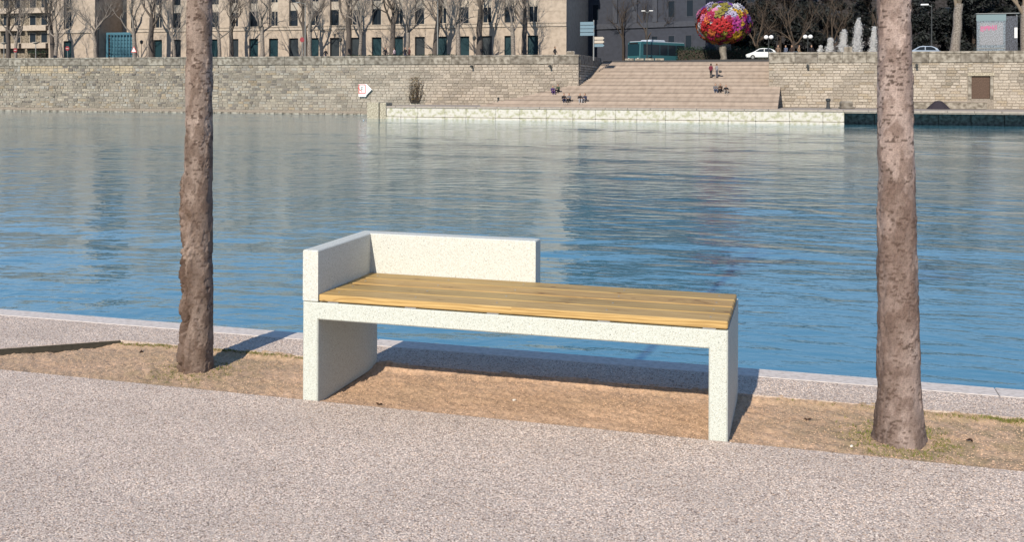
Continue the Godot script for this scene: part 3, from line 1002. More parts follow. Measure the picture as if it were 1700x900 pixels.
func facade_others() -> void:
	# end block beyond the gate
	var a := thing("stone_corner_block", "narrow beige stone block with one dark doorway beyond the blue gate", "building", W(-119.2, TERR, 137.0))
	var w := st_new()
	sbox(w, 0, 2.95, -0.2, 17.6, 0, 0.7)
	sbox(w, 4.45, 9.0, -0.2, 17.6, 0, 0.7)
	sbox(w, 2.95, 4.45, 3.9, 5.8, 0.003, 0.7)
	sbox(w, 2.95, 4.45, 16.6, 17.6, 0.003, 0.7)
	sbox(w, 0.003, 8.997, -0.2, 17.5, 0.98, 14.0)
	mi("wall", w.commit(), M.facade, a)
	wbox("string_course", M.facade_trim, a, -0.1, 9.05, 5.15, 5.7, -0.2, -0.003, 0.03)
	wbox("door", M.door_teal, a, 2.97, 4.43, 0, 3.88, 0.42, 0.5)
	wbox("slit_window", M.door_dark, a, 1.2, 1.6, 2.0, 3.8, -0.02, 0.05)
	for fl in 3: window_part(a, 3.7, 5.85 + fl * 3.6, 1.46, 2.9, 0.42, M.frame_pale, M.glass, 1)
	# recessed link with the blue gate
	var l := thing("recessed_link_building", "shadowed recessed stone link above the blue gate between two facades", "building", W(-110.2, TERR, 144.0))
	var lw := st_new()
	sbox(lw, 0.0, 7.3, 5.4, 17.0, 0, 6.0)
	sbox(lw, 0.0, 7.3, -0.2, 5.4, 1.2, 6.0)
	mi("wall", lw.commit(), M.facade, l)
	for k in 2:
		for fl in 3: window_part(l, 2.1 + k * 2.9, 6.2 + fl * 3.6, 1.1, 2.4, -0.1, M.facade_trim, M.glass, 0)
	var g := thing("metal_gate", "tall blue lattice metal gate between the stone facades", "gate", W(-109.9, TERR, 139.5))
	wbox("back_panel", M.gate_blue, g, 0.0, 6.5, 0.05, 5.1, 0.75, 0.8)
	var fr := st_new()
	sbox(fr, -0.1, 6.6, 5.0, 5.35, -0.1, 0.1)
	sbox(fr, -0.1, 0.35, 0.0, 5.0, -0.1, 0.1)
	sbox(fr, 6.0, 6.6, 0.0, 5.0, -0.1, 0.1)
	mi("gate_frame", fr.commit(), M.gate_blue, g)
	for k in 9: wbox("upright_bar", M.gate_blue, g, 0.75 + k * 0.6, 0.95 + k * 0.6, 0.0, 4.99, -0.05, 0.05)
	for k in 8: wbox("cross_bar", M.gate_blue, g, 0.36, 5.99, 0.4 + k * 0.58, 0.5 + k * 0.58, 0.051, 0.10)
	# far left flats with balconies
	var f := thing("balcony_flats", "cream flats with banded balconies partly hidden by bare trees", "building", W(-139.0, TERR, 150.0))
	var fw := st_new()
	sbox(fw, -30.0, 14.0, -0.2, 16.0, 1.4, 14.0)
	mi("wall", fw.commit(), mat(L(0.27, 0.235, 0.19), 0.9, M.t_stain, 6.0), f)
	for fl in 4:
		for k in 7:
			var bx := -27.0 + k * 5.9
			wbox("balcony", M.facade_trim, f, bx, bx + 5.3, 3.4 + fl * 3.2, 4.35 + fl * 3.2, 0.0, 1.39, 0.03)
			for j in 2: window_part(f, bx + 1.4 + j * 2.5, 4.4 + fl * 3.2, 1.5, 1.9, 1.27, M.frame_pale, M.glass, 0)
	wbox("ground_floor_front", M.facade, f, -28, 14, 0, 0.9, 0.9, 1.39)
	# wing set back at an angle, shade painted into its dark grey stone
	var g2 := thing("shade_toned_wing", "stone wing with shade painted in as dark blue grey, set back behind the bus", "building", W(-32.2, TERR, 151.9), -0.30)
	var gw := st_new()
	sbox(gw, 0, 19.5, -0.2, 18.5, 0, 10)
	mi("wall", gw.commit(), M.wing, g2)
	var gx := 0.0
	while gx < 15.1:
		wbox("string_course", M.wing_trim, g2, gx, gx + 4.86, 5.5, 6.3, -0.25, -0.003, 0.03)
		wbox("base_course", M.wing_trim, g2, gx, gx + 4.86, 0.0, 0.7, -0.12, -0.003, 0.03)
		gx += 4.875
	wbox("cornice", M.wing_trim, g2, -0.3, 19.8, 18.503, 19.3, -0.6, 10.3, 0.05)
	for fl in 3:
		for k in 6:
			if k == 1 or k == 2 or k == 3: 
				if fl == 0: continue
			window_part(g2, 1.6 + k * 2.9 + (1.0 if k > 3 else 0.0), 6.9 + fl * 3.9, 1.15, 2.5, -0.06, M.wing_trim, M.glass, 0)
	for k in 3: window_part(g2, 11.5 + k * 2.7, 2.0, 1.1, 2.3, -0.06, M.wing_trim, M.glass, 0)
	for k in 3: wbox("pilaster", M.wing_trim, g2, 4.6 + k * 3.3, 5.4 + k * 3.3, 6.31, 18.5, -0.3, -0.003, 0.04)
	# block added to close sky gaps, shade put into its dark colour
	var d := thing("shade_toned_block", "stone block with shade painted into its dark walls, far behind the trees of the square", "building", W(-22.0, TERR, 215.0))
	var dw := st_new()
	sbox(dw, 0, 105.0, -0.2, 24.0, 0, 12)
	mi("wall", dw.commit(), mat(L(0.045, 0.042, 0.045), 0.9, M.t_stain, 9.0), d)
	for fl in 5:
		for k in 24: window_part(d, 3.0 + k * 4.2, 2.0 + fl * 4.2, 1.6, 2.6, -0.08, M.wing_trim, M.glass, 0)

# ------------------------------------------------------------------ bench
func bench() -> void:
	var Lb := 1.796
	var D := 0.54
	var T := 0.09
	var t := 0.072
	var B := 0.893
	var o := thing("bench", "white terrazzo bench with pine seat boards and an L-shaped back and arm", "bench", W(-2.069, -0.014, 3.899))
	var y0 := 0.014
	var frame := PackedVector2Array([Vector2(0, 0), Vector2(t, 0), Vector2(t, 0.348 + y0), Vector2(Lb - t, 0.348 + y0), Vector2(Lb - t, 0), Vector2(Lb, 0), Vector2(Lb, 0.421 + y0), Vector2(0, 0.421 + y0)])
	mi("base_frame", prism(frame, D + T, 0.005), M.terrazzo, o).set_meta("label", "white terrazzo base frame of two slab legs and a seat beam")
	var plan := PackedVector2Array([Vector2(0, 0), Vector2(t, 0), Vector2(t, D + 0.003), Vector2(B, D + 0.003), Vector2(B, D + T), Vector2(0, D + T)])
	var back := mi("backrest", prism(plan, 0.222, 0.0045), M.terrazzo_warm, o)
	back.transform = Transform3D(Basis(Vector3.RIGHT, Vector3.FORWARD, Vector3.UP), Vector3(0, 0.645 + y0, 0))
	back.set_meta("label", "L-shaped white terrazzo backrest and armrest")
	var gap := 0.008
	var bw := (D - 3 * gap) / 4.0
	for k in 4:
		var m := StandardMaterial3D.new()
		m.albedo_texture = wood_tex(300 + k)
		m.albedo_color = [L(1, 1, 1), L(0.86, 0.87, 0.84), L(0.97, 0.93, 0.88), L(0.84, 0.86, 0.86)][k]
		m.uv1_triplanar = true
		m.uv1_scale = Vector3(0.55, 3.2, 3.2)
		m.uv1_offset = Vector3(0.17 * k, 0.31 * k + 0.1, 0.23 * k)
		m.roughness = 0.55
		m.metallic_specular = 0.4
		var v0 := k * (bw + gap)
		wbox("seat_board", m, o, t + 0.003, Lb - 0.001, 0.427 + y0, 0.457 + y0, v0 + 0.002, v0 + bw, 0.004)
	for x in [0.115, 0.47, 0.83, 1.29, 1.70]:
		for v in [0.006, 0.26, 0.48]:
			wbox("spacer", M.metal, o, x, x + 0.05, 0.4212 + y0, 0.4268 + y0, v, v + 0.045)
	# screw heads on the boards
	var screw := lathe([[0.0, 0.0], [0.0045, 0.0], [0.0045, 0.0012], [0.0, 0.0014]], 10)
	for k in 4:
		for x in [0.14, 0.495, 0.855, 1.315, 1.725]:
			mi("screw", screw, M.metal, o, Vector3(x, 0.457 + y0, -(k * (bw + gap) + bw * 0.5)))

# ------------------------------------------------------------------ near trees
func trunk_mesh(r0: float, rtop: float, hgt: float, gnarl: float, sd: int, flare: float, palette: Array) -> ArrayMesh:
	var sides := 112
	var rows := 500
	var st := st_new()
	var n1 := noise(FastNoiseLite.TYPE_SIMPLEX, 7.0, 3, sd)
	var n2 := noise(FastNoiseLite.TYPE_SIMPLEX, 26.0, 4, sd + 1)
	var n3 := noise(FastNoiseLite.TYPE_CELLULAR, 24.0, 1, sd + 2)
	n3.domain_warp_enabled = true
	n3.domain_warp_amplitude = 0.02
	n3.domain_warp_frequency = 18.0
	n3.cellular_return_type = FastNoiseLite.RETURN_DISTANCE2_SUB
	var n4 := noise(FastNoiseLite.TYPE_SIMPLEX, 2.6, 3, sd + 3)
	var n5 := noise(FastNoiseLite.TYPE_CELLULAR, 17.0, 1, sd + 4)
	n5.cellular_return_type = FastNoiseLite.RETURN_CELL_VALUE
	n5.domain_warp_enabled = true
	n5.domain_warp_amplitude = 0.03
	n5.domain_warp_frequency = 20.0
	var n6 := noise(FastNoiseLite.TYPE_SIMPLEX, 12.0, 3, sd + 5)
	for j in rows + 1:
		var f := float(j) / rows
		var y := -0.06 + 2.66 * f / 0.88 if f < 0.88 else 2.6 + (hgt - 2.6) * (f - 0.88) / 0.12
		for i in sides + 1:
			var a := TAU * (i % sides) / sides
			var d := Vector3(cos(a), 0, sin(a))
			var base_r := lerpf(r0, rtop, clampf(y / 1.6, 0.0, 1.0)) if y < 1.6 else lerpf(rtop, rtop * 0.82, (y - 1.6) / maxf(0.1, hgt - 1.6))
			base_r += flare * exp(-maxf(y, 0.0) * 11.0) * (1.0 + 0.5 * sin(a * 3.0 + sd))
			var p := d * base_r
			p.y = y
			# the gnarled flank looks towards -x and the path
			var side := clampf(d.dot(Vector3(-0.94, 0, 0.34)) * 1.5 + 0.15, 0.0, 1.0)
			var low := clampf((1.12 - y) / 0.18 + 2.2 * n4.get_noise_3d(p.x * 2.0, y, p.z * 2.0), 0.0, 1.0)
			var gn := gnarl * side * low
			var q := Vector3(p.x * 1.0, y * 0.42, p.z)
			var a1 := n1.get_noise_3d(q.x, q.y * 1.3, q.z)
			var a2 := n2.get_noise_3d(q.x, q.y, q.z)
			var cr := smoothstep(-0.99, -0.80, n3.get_noise_3d(p.x, y * 0.42, p.z))
			var disp := 0.0020 * a1 + 0.0016 * a2 + 0.0025 * n4.get_noise_3d(p.x, y * 2.0, p.z)
			var ridge := 1.0 - 2.2 * absf(n6.get_noise_3d(p.x * 1.15, y * 0.30, p.z * 1.15))
			var plate := n5.get_noise_3d(p.x, y * 0.45, p.z)
			disp += gn * (0.012 * a1 + 0.016 * ridge + 0.008 * plate + 0.006 * a2 + 0.014 * cr - 0.012)
			# shallow flakes of bark with a lip
			var fl := n2.get_noise_3d(p.x * 0.5 + 7.0, y * 0.32, p.z * 0.5)
			var lip := smoothstep(0.03, 0.055, fl) * 0.0030
			disp += lip
			var mark := n2.get_noise_3d(p.x * 0.9, y * 2.3 + 40.0, p.z * 0.9)
			p += d * disp
			var c: Color = palette[0].lerp(palette[1], clampf(0.5 + 1.3 * a1, 0, 1))
			c = c.lerp(palette[2], clampf((fl - 0.08) * 5.0, 0, 0.5))
			var mk := mark + 0.35 * n4.get_noise_3d(p.x * 2.0, y * 3.0 + 20.0, p.z * 2.0)
			if mk > 0.30: c = c.lerp(palette[3], clampf((mk - 0.30) * 9.0, 0, 0.85))
			c = c.lerp(palette[4].lerp(palette[0], clampf(plate * 1.1, 0.0, 0.6)), clampf(gn * 0.95, 0.0, 0.9))
			c *= 1.0 + 0.30 * plate * clampf(gn + 0.35, 0.0, 1.0)
			c = c.lerp(palette[2], clampf(low * 0.62 - 0.1 + 0.6 * n4.get_noise_3d(p.x * 1.6, y * 1.4 + 8.0, p.z * 1.6), 0.0, 0.6))
			c *= 0.9 + 0.22 * n2.get_noise_3d(p.x * 2.0, y * 1.5, p.z * 2.0)
			st.set_color(c)
			st.add_vertex(p)
	var w := sides + 1
	for j in rows:
		for i in sides:
			var k := j * w + i
			for q2 in [k, k + w, k + 1, k + 1, k + w, k + w + 1]: st.add_index(q2)
	st.generate_normals()
	return st.commit()

func near_trees() -> void:
	var pal_l := [Color(0.43, 0.345, 0.295), Color(0.31, 0.24, 0.20), Color(0.15, 0.10, 0.076), Color(0.075, 0.048, 0.037), Color(0.115, 0.074, 0.056)]
	var pal_r := [Color(0.47, 0.375, 0.335), Color(0.34, 0.26, 0.226), Color(0.155, 0.102, 0.082), Color(0.07, 0.046, 0.036), Color(0.13, 0.088, 0.068)]
	var specs := [
		["slim plane tree with gnarled knobbly bark up one side of its trunk", W(-2.797, -0.016, 4.21), 0.072, 0.058, 1.0, 11, 0.008, pal_l, 0.004],
		["smoother pale plane tree trunk with small dark scars and a flared foot", W(0.363, -0.016, 4.15), 0.080, 0.0605, 0.12, 47, 0.020, pal_r, -0.016]]
	for s in specs:
		var t := thing("plane_tree", s[0], "tree", s[1])
		var tr := mi("trunk", trunk_mesh(s[2], s[3], 7.0, s[4], s[5], s[6], s[7]), M.bark, t)
		tr.transform = Transform3D(Basis(Vector3.RIGHT, Vector3(s[8], 1, 0), Vector3.BACK), Vector3.ZERO)
		var st := st_new()
		var r := RandomNumberGenerator.new()
		r.seed = s[5]
		for k in 5: grow(st, r, Vector3(s[8] * 6.8, 6.8, 0), Vector3(cos(k * 1.3 + s[5]) * 0.6, 1.0, sin(k * 1.3 + s[5]) * 0.6).normalized(), 1.1, 0.034, 3, 0.7)
		mi("crown", st.commit(), M.twig, t)

func grow(st: SurfaceTool, r: RandomNumberGenerator, at: Vector3, dir: Vector3, length: float, rad: float, depth: int, up := 0.6) -> void:
	var pts := [at]
	var rr := [rad]
	var d := dir
	var seg := 4 if depth >= 2 else 3
	for i in seg:
		d = (d + Vector3(r.randfn(0, 0.2), r.randfn(0, 0.14) + 0.10 * up, r.randfn(0, 0.2))).normalized()
		pts.append(pts[-1] + d * length / seg)
		rr.append(maxf(0.011, lerpf(rad, rad * 0.55, float(i + 1) / seg)) if rad > 0.011 else lerpf(rad, rad * 0.5, float(i + 1) / seg))
	add_tube(st, pts, rr, 7 if depth >= 3 else (5 if depth >= 2 else 3), depth == 0)
	if depth == 0: return
	var n := 3 if depth >= 3 else 4
	for k in n:
		var f := r.randf_range(0.35, 1.0) if k < n - 1 else 1.0
		var i := clampi(int(f * seg), 1, seg)
		var ax := Vector3(r.randfn(0, 1), r.randfn(0, 0.5), r.randfn(0, 1)).normalized()
		var nd := (d + ax * r.randf_range(0.45, 0.95) + Vector3.UP * up * 0.25).normalized()
		grow(st, r, pts[i], nd, length * r.randf_range(0.55, 0.8), rr[i] * r.randf_range(0.55, 0.75), depth - 1, up)

func plane_tree(called: String, label: String, sd: int, fork: float, trad: float, bark: Material, twig: Material, spread: float, group: String, levels := 5) -> Node3D:
	var t := thing(called, label, "tree", Vector3(0, -500, 0), 0.0, group)
	var r := RandomNumberGenerator.new()
	r.seed = sd
	var lean := Vector3(r.randfn(0, 0.05), 1, r.randfn(0, 0.05))
	var pts := []
	var rr := []
	for i in 6:
		var f := i / 5.0
		pts.append(Vector3(lean.x * fork * f + r.randfn(0, 0.05), fork * f - 0.1, lean.z * fork * f + r.randfn(0, 0.05)))
		rr.append(trad * (1.0 + 0.35 * exp(-f * 9.0)) * lerpf(1.0, 0.86, f))
	var st := st_new()
	add_tube(st, pts, rr, 10)
	var limbs := st_new()
	var n := 4
	for k in n:
		var a := TAU * k / n + r.randf_range(-0.5, 0.5)
		var sp := spread * r.randf_range(0.5, 1.1)
		if k == n - 1: sp = 0.18
		var d := Vector3(cos(a) * sp, 1.0, sin(a) * sp).normalized()
		grow(limbs, r, pts[5 if k % 2 else 4], d, r.randf_range(3.2, 4.2), trad * 0.46, levels, 0.8)
	mi("trunk", st.commit(), bark, t)
	mi("crown", limbs.commit(), twig, t)
	return t

# ------------------------------------------------------------------ far trees
func far_trees() -> void:
	var grp1 := "bare plane trees along the river parapet"
	var grp2 := "bare plane trees along the office facade"
	var pale := []
	var dark := []
	for k in 4: pale.append(plane_tree("bare_plane_tree", "pale barked bare plane tree in the row along the river parapet", 500 + k * 7, 4.4 + 0.3 * k, 0.26 + 0.02 * k, M.bark_pale, mat(L(0.19, 0.165, 0.145), 0.9), 0.9, grp1))
	for k in 3: dark.append(plane_tree("bare_plane_tree", "grey barked bare plane tree in the row nearest the office facade", 600 + k * 9, 6.2 + 0.5 * k, 0.36 + 0.03 * k, M.bark_grey, M.twig, 0.7, grp2))
	var row1 := [-117.2, -109.9, -103.1, -95.9, -88.9, -81.5, -74.4, -66.9, -59.4, -52.3, -44.7, -37.1]
	var row2 := [-123.5, -114.6, -96.7, -82.8, -70.1, -63.3, -56.5, -50.2, -43.5, -37.0]
	for i in row1.size():
		var src: Node3D = pale[i % 4]
		var at := W(row1[i], TERR, 128.0 + rng.randf_range(-0.4, 0.4))
		var turn := rng.randf() * TAU
		if i < 4:
			src.position = at; src.rotation.y = turn
		else: dup(src, at, turn, "", rng.randf_range(0.92, 1.1))
	for i in row2.size():
		var src2: Node3D = dark[i % 3]
		var at2 := W(row2[i], TERR, 133.0 + rng.randf_range(-0.3, 0.3))
		var turn2 := rng.randf() * TAU
		if i < 3:
			src2.position = at2; src2.rotation.y = turn2
		else: dup(src2, at2, turn2, "", rng.randf_range(0.9, 1.1))
	# square on the right: bare trees before the dark evergreens
	var p2 := plane_tree("bare_plane_tree", "tall bare plane tree with a pale trunk beside the poster kiosk", 711, 6.5, 0.55, M.bark_pale, mat(L(0.2, 0.16, 0.12), 0.9), 0.7, "")
	p2.position = W(16.75, TERR, 126.0)
	dup(p2, W(25.2, TERR, 131.0), 2.2, "bare plane tree with mottled pale trunk behind the poster kiosk")
	var br := plane_tree("bare_plane_tree", "brown twiggy bare tree in the square behind the flower ball and fountain", 733, 3.6, 0.3, M.bark_dark, mat(L(0.085, 0.065, 0.05), 0.9), 1.1, "brown bare trees in the square")
	br.position = W(-1.5, TERR, 152.0)
	for a in [[4.2, 158.0, 1.0], [-6.8, 160.0, 2.4], [12.5, 163.0, 4.0]]: dup(br, W(a[0], TERR, a[1]), a[2])
	var bd := plane_tree("bare_plane_tree", "thin dark bare tree standing before the grey wing behind the bus", 755, 4.5, 0.2, M.bark_dark, M.twig_dark, 0.5, "thin dark trees before the grey wing", 3)
	bd.position = W(-19.6, TERR, 149.0)
	for a in [[-16.6, 150.0, 1.1], [-22.5, 148.5, 2.9], [-13.6, 151.0, 4.4], [-26.0, 149.5, 5.2]]: dup(bd, W(a[0], TERR, a[1]), a[2])
	# dense dark evergreens closing the square
	var ev := []
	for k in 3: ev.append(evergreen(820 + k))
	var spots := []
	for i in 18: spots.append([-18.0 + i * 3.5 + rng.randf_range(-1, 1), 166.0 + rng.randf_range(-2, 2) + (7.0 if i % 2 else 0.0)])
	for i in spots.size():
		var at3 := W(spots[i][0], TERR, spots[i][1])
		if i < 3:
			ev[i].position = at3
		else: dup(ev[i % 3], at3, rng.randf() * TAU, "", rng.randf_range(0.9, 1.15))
	# hedge with railings behind the flower ball, shrub by the flats
	hedge(W(-19.0, TERR, 146.0), 15.0, 2.5, 1.0, "clipped dark green hedge behind the flower ball", 41)
	hedge(W(-126.5, TERR, 141.0), 7.0, 2.6, 1.2, "dark green shrub hedge in front of the balcony flats", 42)
	hedge(W(-60.0, TERR, 125.5), 16.0, 0.85, 0.5, "low dark hedge strip behind the river parapet", 43)

func leaf_cloud(r: RandomNumberGenerator, n: int, where: Callable, size: float, c0: Color, c1: Color) -> ArrayMesh:
	var st := st_new()
	for i in n:
		var p: Vector3 = where.call()
		var a := Vector3(r.randfn(0, 1), r.randfn(0, 1), r.randfn(0, 1)).normalized()
		var b := a.cross(Vector3(r.randfn(0, 1), r.randfn(0, 1), r.randfn(0, 1))).normalized()
		var s := size * r.randf_range(0.5, 1.3)
		st.set_color(c0.lerp(c1, r.randf()))
		quad(st, p - a * s, p - b * s * 0.5, p + a * s, p + b * s * 0.5, a.cross(b).normalized())
	return st.commit()

func evergreen(sd: int) -> Node3D:
	var t := thing("evergreen_tree", "dense evergreen tree with shade painted into its dark leaves, closing the back of the square", "tree", Vector3(0, -500, 0), 0.0, "dark evergreens behind the square")
	var r := RandomNumberGenerator.new()
	r.seed = sd
	mi("trunk", tube([Vector3(0, -0.1, 0), Vector3(0.1, 3, 0), Vector3(0, 9, 0.1)], [0.4, 0.32, 0.15], 9), M.bark_dark, t)
	var lobes := []
	for i in 26:
		var y := r.randf_range(0.8, 15.5)
		var wmax := 3.4 * (1.0 - pow(absf(y - 8.0) / 9.5, 2.2))
		var a := r.randf() * TAU
		lobes.append([Vector3(cos(a) * wmax * r.randf_range(0.3, 1.0), y, sin(a) * wmax * r.randf_range(0.3, 1.0)), r.randf_range(0.9, 1.7)])
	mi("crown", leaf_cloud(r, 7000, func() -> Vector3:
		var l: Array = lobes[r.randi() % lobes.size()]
		return l[0] + Vector3(r.randfn(0, 1), r.randfn(0, 0.8), r.randfn(0, 1)).normalized() * l[1] * pow(r.randf(), 0.4), 0.3, Color(0.012, 0.015, 0.016), Color(0.024, 0.027, 0.026)), M.leaf_dark, t)  # leaf colours darkened to hold the shade of the background
	return t

func hedge(at: Vector3, w: float, h: float, d: float, label: String, sd: int) -> void:
	var t := thing("hedge", label, "hedge", at)
	var r := RandomNumberGenerator.new()
	r.seed = sd
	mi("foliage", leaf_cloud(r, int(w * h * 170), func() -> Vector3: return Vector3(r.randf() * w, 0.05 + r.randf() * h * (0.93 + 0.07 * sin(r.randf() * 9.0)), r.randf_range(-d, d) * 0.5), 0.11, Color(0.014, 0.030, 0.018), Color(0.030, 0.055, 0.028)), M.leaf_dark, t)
	wbox("stems", M.bark_dark, t, 0.2, w - 0.2, 0.0, h * 0.8, -0.1, 0.1)

# ------------------------------------------------------------------ far objects
func pole_sign(u: float, v: float, h: float, label: String, kind: String) -> void:
	var t := thing("road_sign", label, "road sign", W(u, TERR, v))
	mi("pole", tube([Vector3.ZERO, Vector3(0, h + 0.3, 0)], [0.04, 0.04], 8), M.grey_metal, t)
	if kind == "round":
		var st := st_new()
		add_tube(st, [Vector3(0, h, 0.05), Vector3(0, h, 0.08)], [0.34, 0.34], 24)
		mi("disc", st.commit(), M.red_dark, t)
		if h < 2.5: wbox("bar", M.frame_pale, t, -0.22, 0.22, h - 0.06, h + 0.06, -0.10, -0.085)
	else:
		mi("plate", prism(PackedVector2Array([Vector2(-0.5, h - 0.4), Vector2(0.5, h - 0.4), Vector2(0, h + 0.5)]), 0.03, 0.0), M.red, t, Vector3(0, 0, 0.08))
		mi("plate_face", prism(PackedVector2Array([Vector2(-0.36, h - 0.32), Vector2(0.36, h - 0.32), Vector2(0, h + 0.33)]), 0.01, 0.0), M.white, t, Vector3(0, 0, 0.094))

func far_objects() -> void:
	# river sign on the wall
	var sg := thing("river_sign", "white arrow shaped river sign with a red framed square on the wall", "sign", W(-55.55, 0.42, 119.72))
	mi("board", prism(PackedVector2Array([Vector2(0, 0), Vector2(1.05, 0), Vector2(1.05, 0.15), Vector2(1.85, 0.95), Vector2(1.1, 1.66), Vector2(0, 1.66)]), 0.08, 0.005), M.white, sg, Vector3(0, 0, 0.12))
	for b in [[0.02, 1.0, 0.40, 0.50], [0.02, 1.0, 1.5, 1.6], [0.02, 0.13, 0.505, 1.495], [0.89, 1.0, 0.505, 1.495]]:
		wbox("red_border", M.red, sg, b[0], b[1], b[2], b[3], -0.14, -0.122)
	var tm := TextMesh.new()
	var sf := SystemFont.new()
	sf.font_names = PackedStringArray(["Droid Sans"])
	tm.font = sf
	tm.text = "P"
	tm.font_size = 64
	tm.pixel_size = 0.012
	tm.depth = 0.012
	mi("letter", tm, M.black, sg, Vector3(0.5, 1.0, 0.135))
	var bar := wbox("red_bar", M.red, sg, -0.045, 0.045, -0.42, 0.42, -0.162, -0.147)
	bar.position += Vector3(0.51, 1.0, 0)
	bar.rotation.z = 0.75
	for x in [0.3, 0.8]: wbox("bracket", M.dark_metal, sg, x, x + 0.08, 0.6, 1.1, -0.04, 0.3)
	# rain spouts in the walls
	for u in [-40.06, -29.9, 0.43, 12.05]:
		var sp := thing("rain_spout", "short dark spout jutting from the river wall below the coping", "spout", W(u, 4.35, 119.95), 0.0, "spouts under the wall coping")
		mi("pipe", tube([Vector3(0, 0, -0.2), Vector3(0, 0.0, 0.5), Vector3(0.0, -0.06, 0.85)], [0.13, 0.13, 0.12], 10), M.dark_metal, sp)
		wbox("collar", M.coping_pale, sp, -0.22, 0.22, -0.22, 0.22, -0.16, 0.0, 0.03)
	# dead creeper on the wall
	var cr := thing("dead_creeper", "brown leafless creeper clinging to the wall beside the quay end", "creeper", W(-47.9, -0.4, 119.85))
	var cs := st_new()
	var r := RandomNumberGenerator.new()
	r.seed = 8
	for k in 26:
		var p := Vector3(r.randf_range(-0.9, 1.4), 0, r.randf_range(0.0, 0.08))
		if k % 3: p.x = r.randf_range(-0.5, 0.5)
		var pts := [p]
		var rr := [0.035]
		for i in 7:
			p += Vector3(r.randfn(0.02, 0.14), r.randf_range(0.25, 0.5), r.randfn(0, 0.02))
			p.z = clampf(p.z, 0.0, 0.12)
			pts.append(p)
			rr.append(0.032 * (1.0 - i / 9.0))
		add_tube(cs, pts, rr, 4)
	mi("stems", cs.commit(), M.bark_dark, cr)
	mi("twigs", leaf_cloud(r, 420, func() -> Vector3: return Vector3(r.randfn(0.15, 0.55), r.randf_range(0.4, 3.4), r.randf_range(0.02, 0.16)), 0.09, Color(0.10, 0.06, 0.035), Color(0.16, 0.12, 0.06)), M.leaf_dark, cr)
	# quay furniture
	var bo := thing("mooring_bollard", "dark iron mooring bollard on the quay before the pale wall", "bollard", W(2.54, QUAY, 113.0))
	mi("post", lathe([[0.0, 0.0], [0.26, 0.0], [0.19, 0.12], [0.17, 0.75], [0.26, 0.86], [0.26, 1.0], [0.12, 1.1], [0.0, 1.1]], 14), M.dark_metal, bo)
	mi("base_plate", cbox(Vector3(0.7, 0.05, 0.7), 0.01), M.dark_metal, bo)
	var bo2 := thing("iron_post", "short iron post on the quay below the coursed wall", "post", W(-35.6, QUAY, 116.5))
	mi("post", lathe([[0.0, 0.0], [0.16, 0.0], [0.13, 0.1], [0.12, 0.8], [0.17, 0.9], [0.0, 1.0]], 12), M.dark_metal, bo2)
	mi("base_plate", cbox(Vector3(0.45, 0.04, 0.45), 0.01), M.dark_metal, bo2)
	var sb := thing("stone_block", "rough grey stone block lying on the quay beside the bollard", "stone block", W(4.4, QUAY, 114.0), 0.3)
	mi("block", cbox(Vector3(1.2, 0.8, 0.9), 0.12), M.coping, sb)
	mi("lower_block", cbox(Vector3(1.5, 0.2, 1.1), 0.05), M.coping, sb, Vector3(0.05, 0, 0.1))
	var tp := thing("covered_heap", "dark tarpaulin covered heap on the quay below the landing block", "heap", W(13.9, QUAY, 116.2))
	mi("tarpaulin", lathe([[1.25, 0.0], [1.0, 0.25], [0.62, 0.62], [0.42, 0.8], [0.3, 0.86], [0.0, 0.88]], 11), mat(L(0.03, 0.025, 0.032), 0.8), tp)
	mi("weight_stone", pebble_mesh(4), M.coping_pale, tp, Vector3(0.05, 0.86, 0)).scale = Vector3(0.2, 0.1, 0.16)
	# street lamps on the left: single mushroom heads
	for u in [-116.0, -110.2]:
		var lp := thing("street_lamp", "pale street lamp with a flat dish head behind the parapet", "street lamp", W(u, TERR, 124.0), 0.0, "dish head street lamps")
		mi("post", tube([Vector3.ZERO, Vector3(0, 2.9, 0)], [0.07, 0.055], 8), M.grey_metal, lp)
		mi("dish", lathe([[0.06, 2.75], [0.2, 2.8], [0.48, 2.95], [0.5, 3.05], [0.0, 3.08]], 16), M.frame_pale, lp)
	pole_sign(-114.4, 124.6, 1.9, "round red no entry sign near the dish head lamps", "round")
	pole_sign(-105.0, 124.6, 2.1, "round red no entry sign before the narrow corner block doorway", "round")
	pole_sign(-66.35, 124.6, 3.0, "larger round red road sign beside the main carved doorway", "round")
	pole_sign(-94.5, 126.0, 1.9, "white triangular warning sign before the blue gate", "triangle")
	# tall lamp columns
	for a in [[-66.9, 131.0, 8.6], [-46.5, 131.0, 8.6]]:
		var tl := thing("tall_lamp_column", "tall slim grey lamp column before the office facade", "lamp column", W(a[0] - 2.4, TERR, a[1]), 0.0, "tall lamp columns before the facade")
		mi("column", tube([Vector3.ZERO, Vector3(0, a[2], 0)], [0.09, 0.06], 8), M.grey_metal, tl)
		mi("arm", tube([Vector3(0, a[2] - 0.05, 0), Vector3(-0.7, a[2] + 0.1, 0.3)], [0.05, 0.04], 6), M.grey_metal, tl)
		mi("lamp_head", cbox(Vector3(0.8, 0.16, 0.3), 0.05), M.grey_metal, tl, Vector3(-0.9, a[2] + 0.05, 0.35))
	for u in [-63.2, -43.2, -96.2]:
		var sp2 := thing("slim_lantern", "short slim dark lantern post before a ground floor pier", "lantern", W(u, TERR, 130.0), 0.0, "short lantern posts")
		mi("post", tube([Vector3.ZERO, Vector3(0, 2.9, 0)], [0.06, 0.04], 8), M.dark_metal, sp2)
		mi("lantern", lathe([[0.05, 2.9], [0.2, 3.0], [0.26, 3.35], [0.1, 3.5], [0.0, 3.55]], 8), M.dark_metal, sp2)
	# double headed lamp on the right of the wing
	var dl := thing("twin_arm_lamp", "slim grey lamp column with two pale arms beside the bus", "lamp column", W(-20.9, TERR, 139.0))
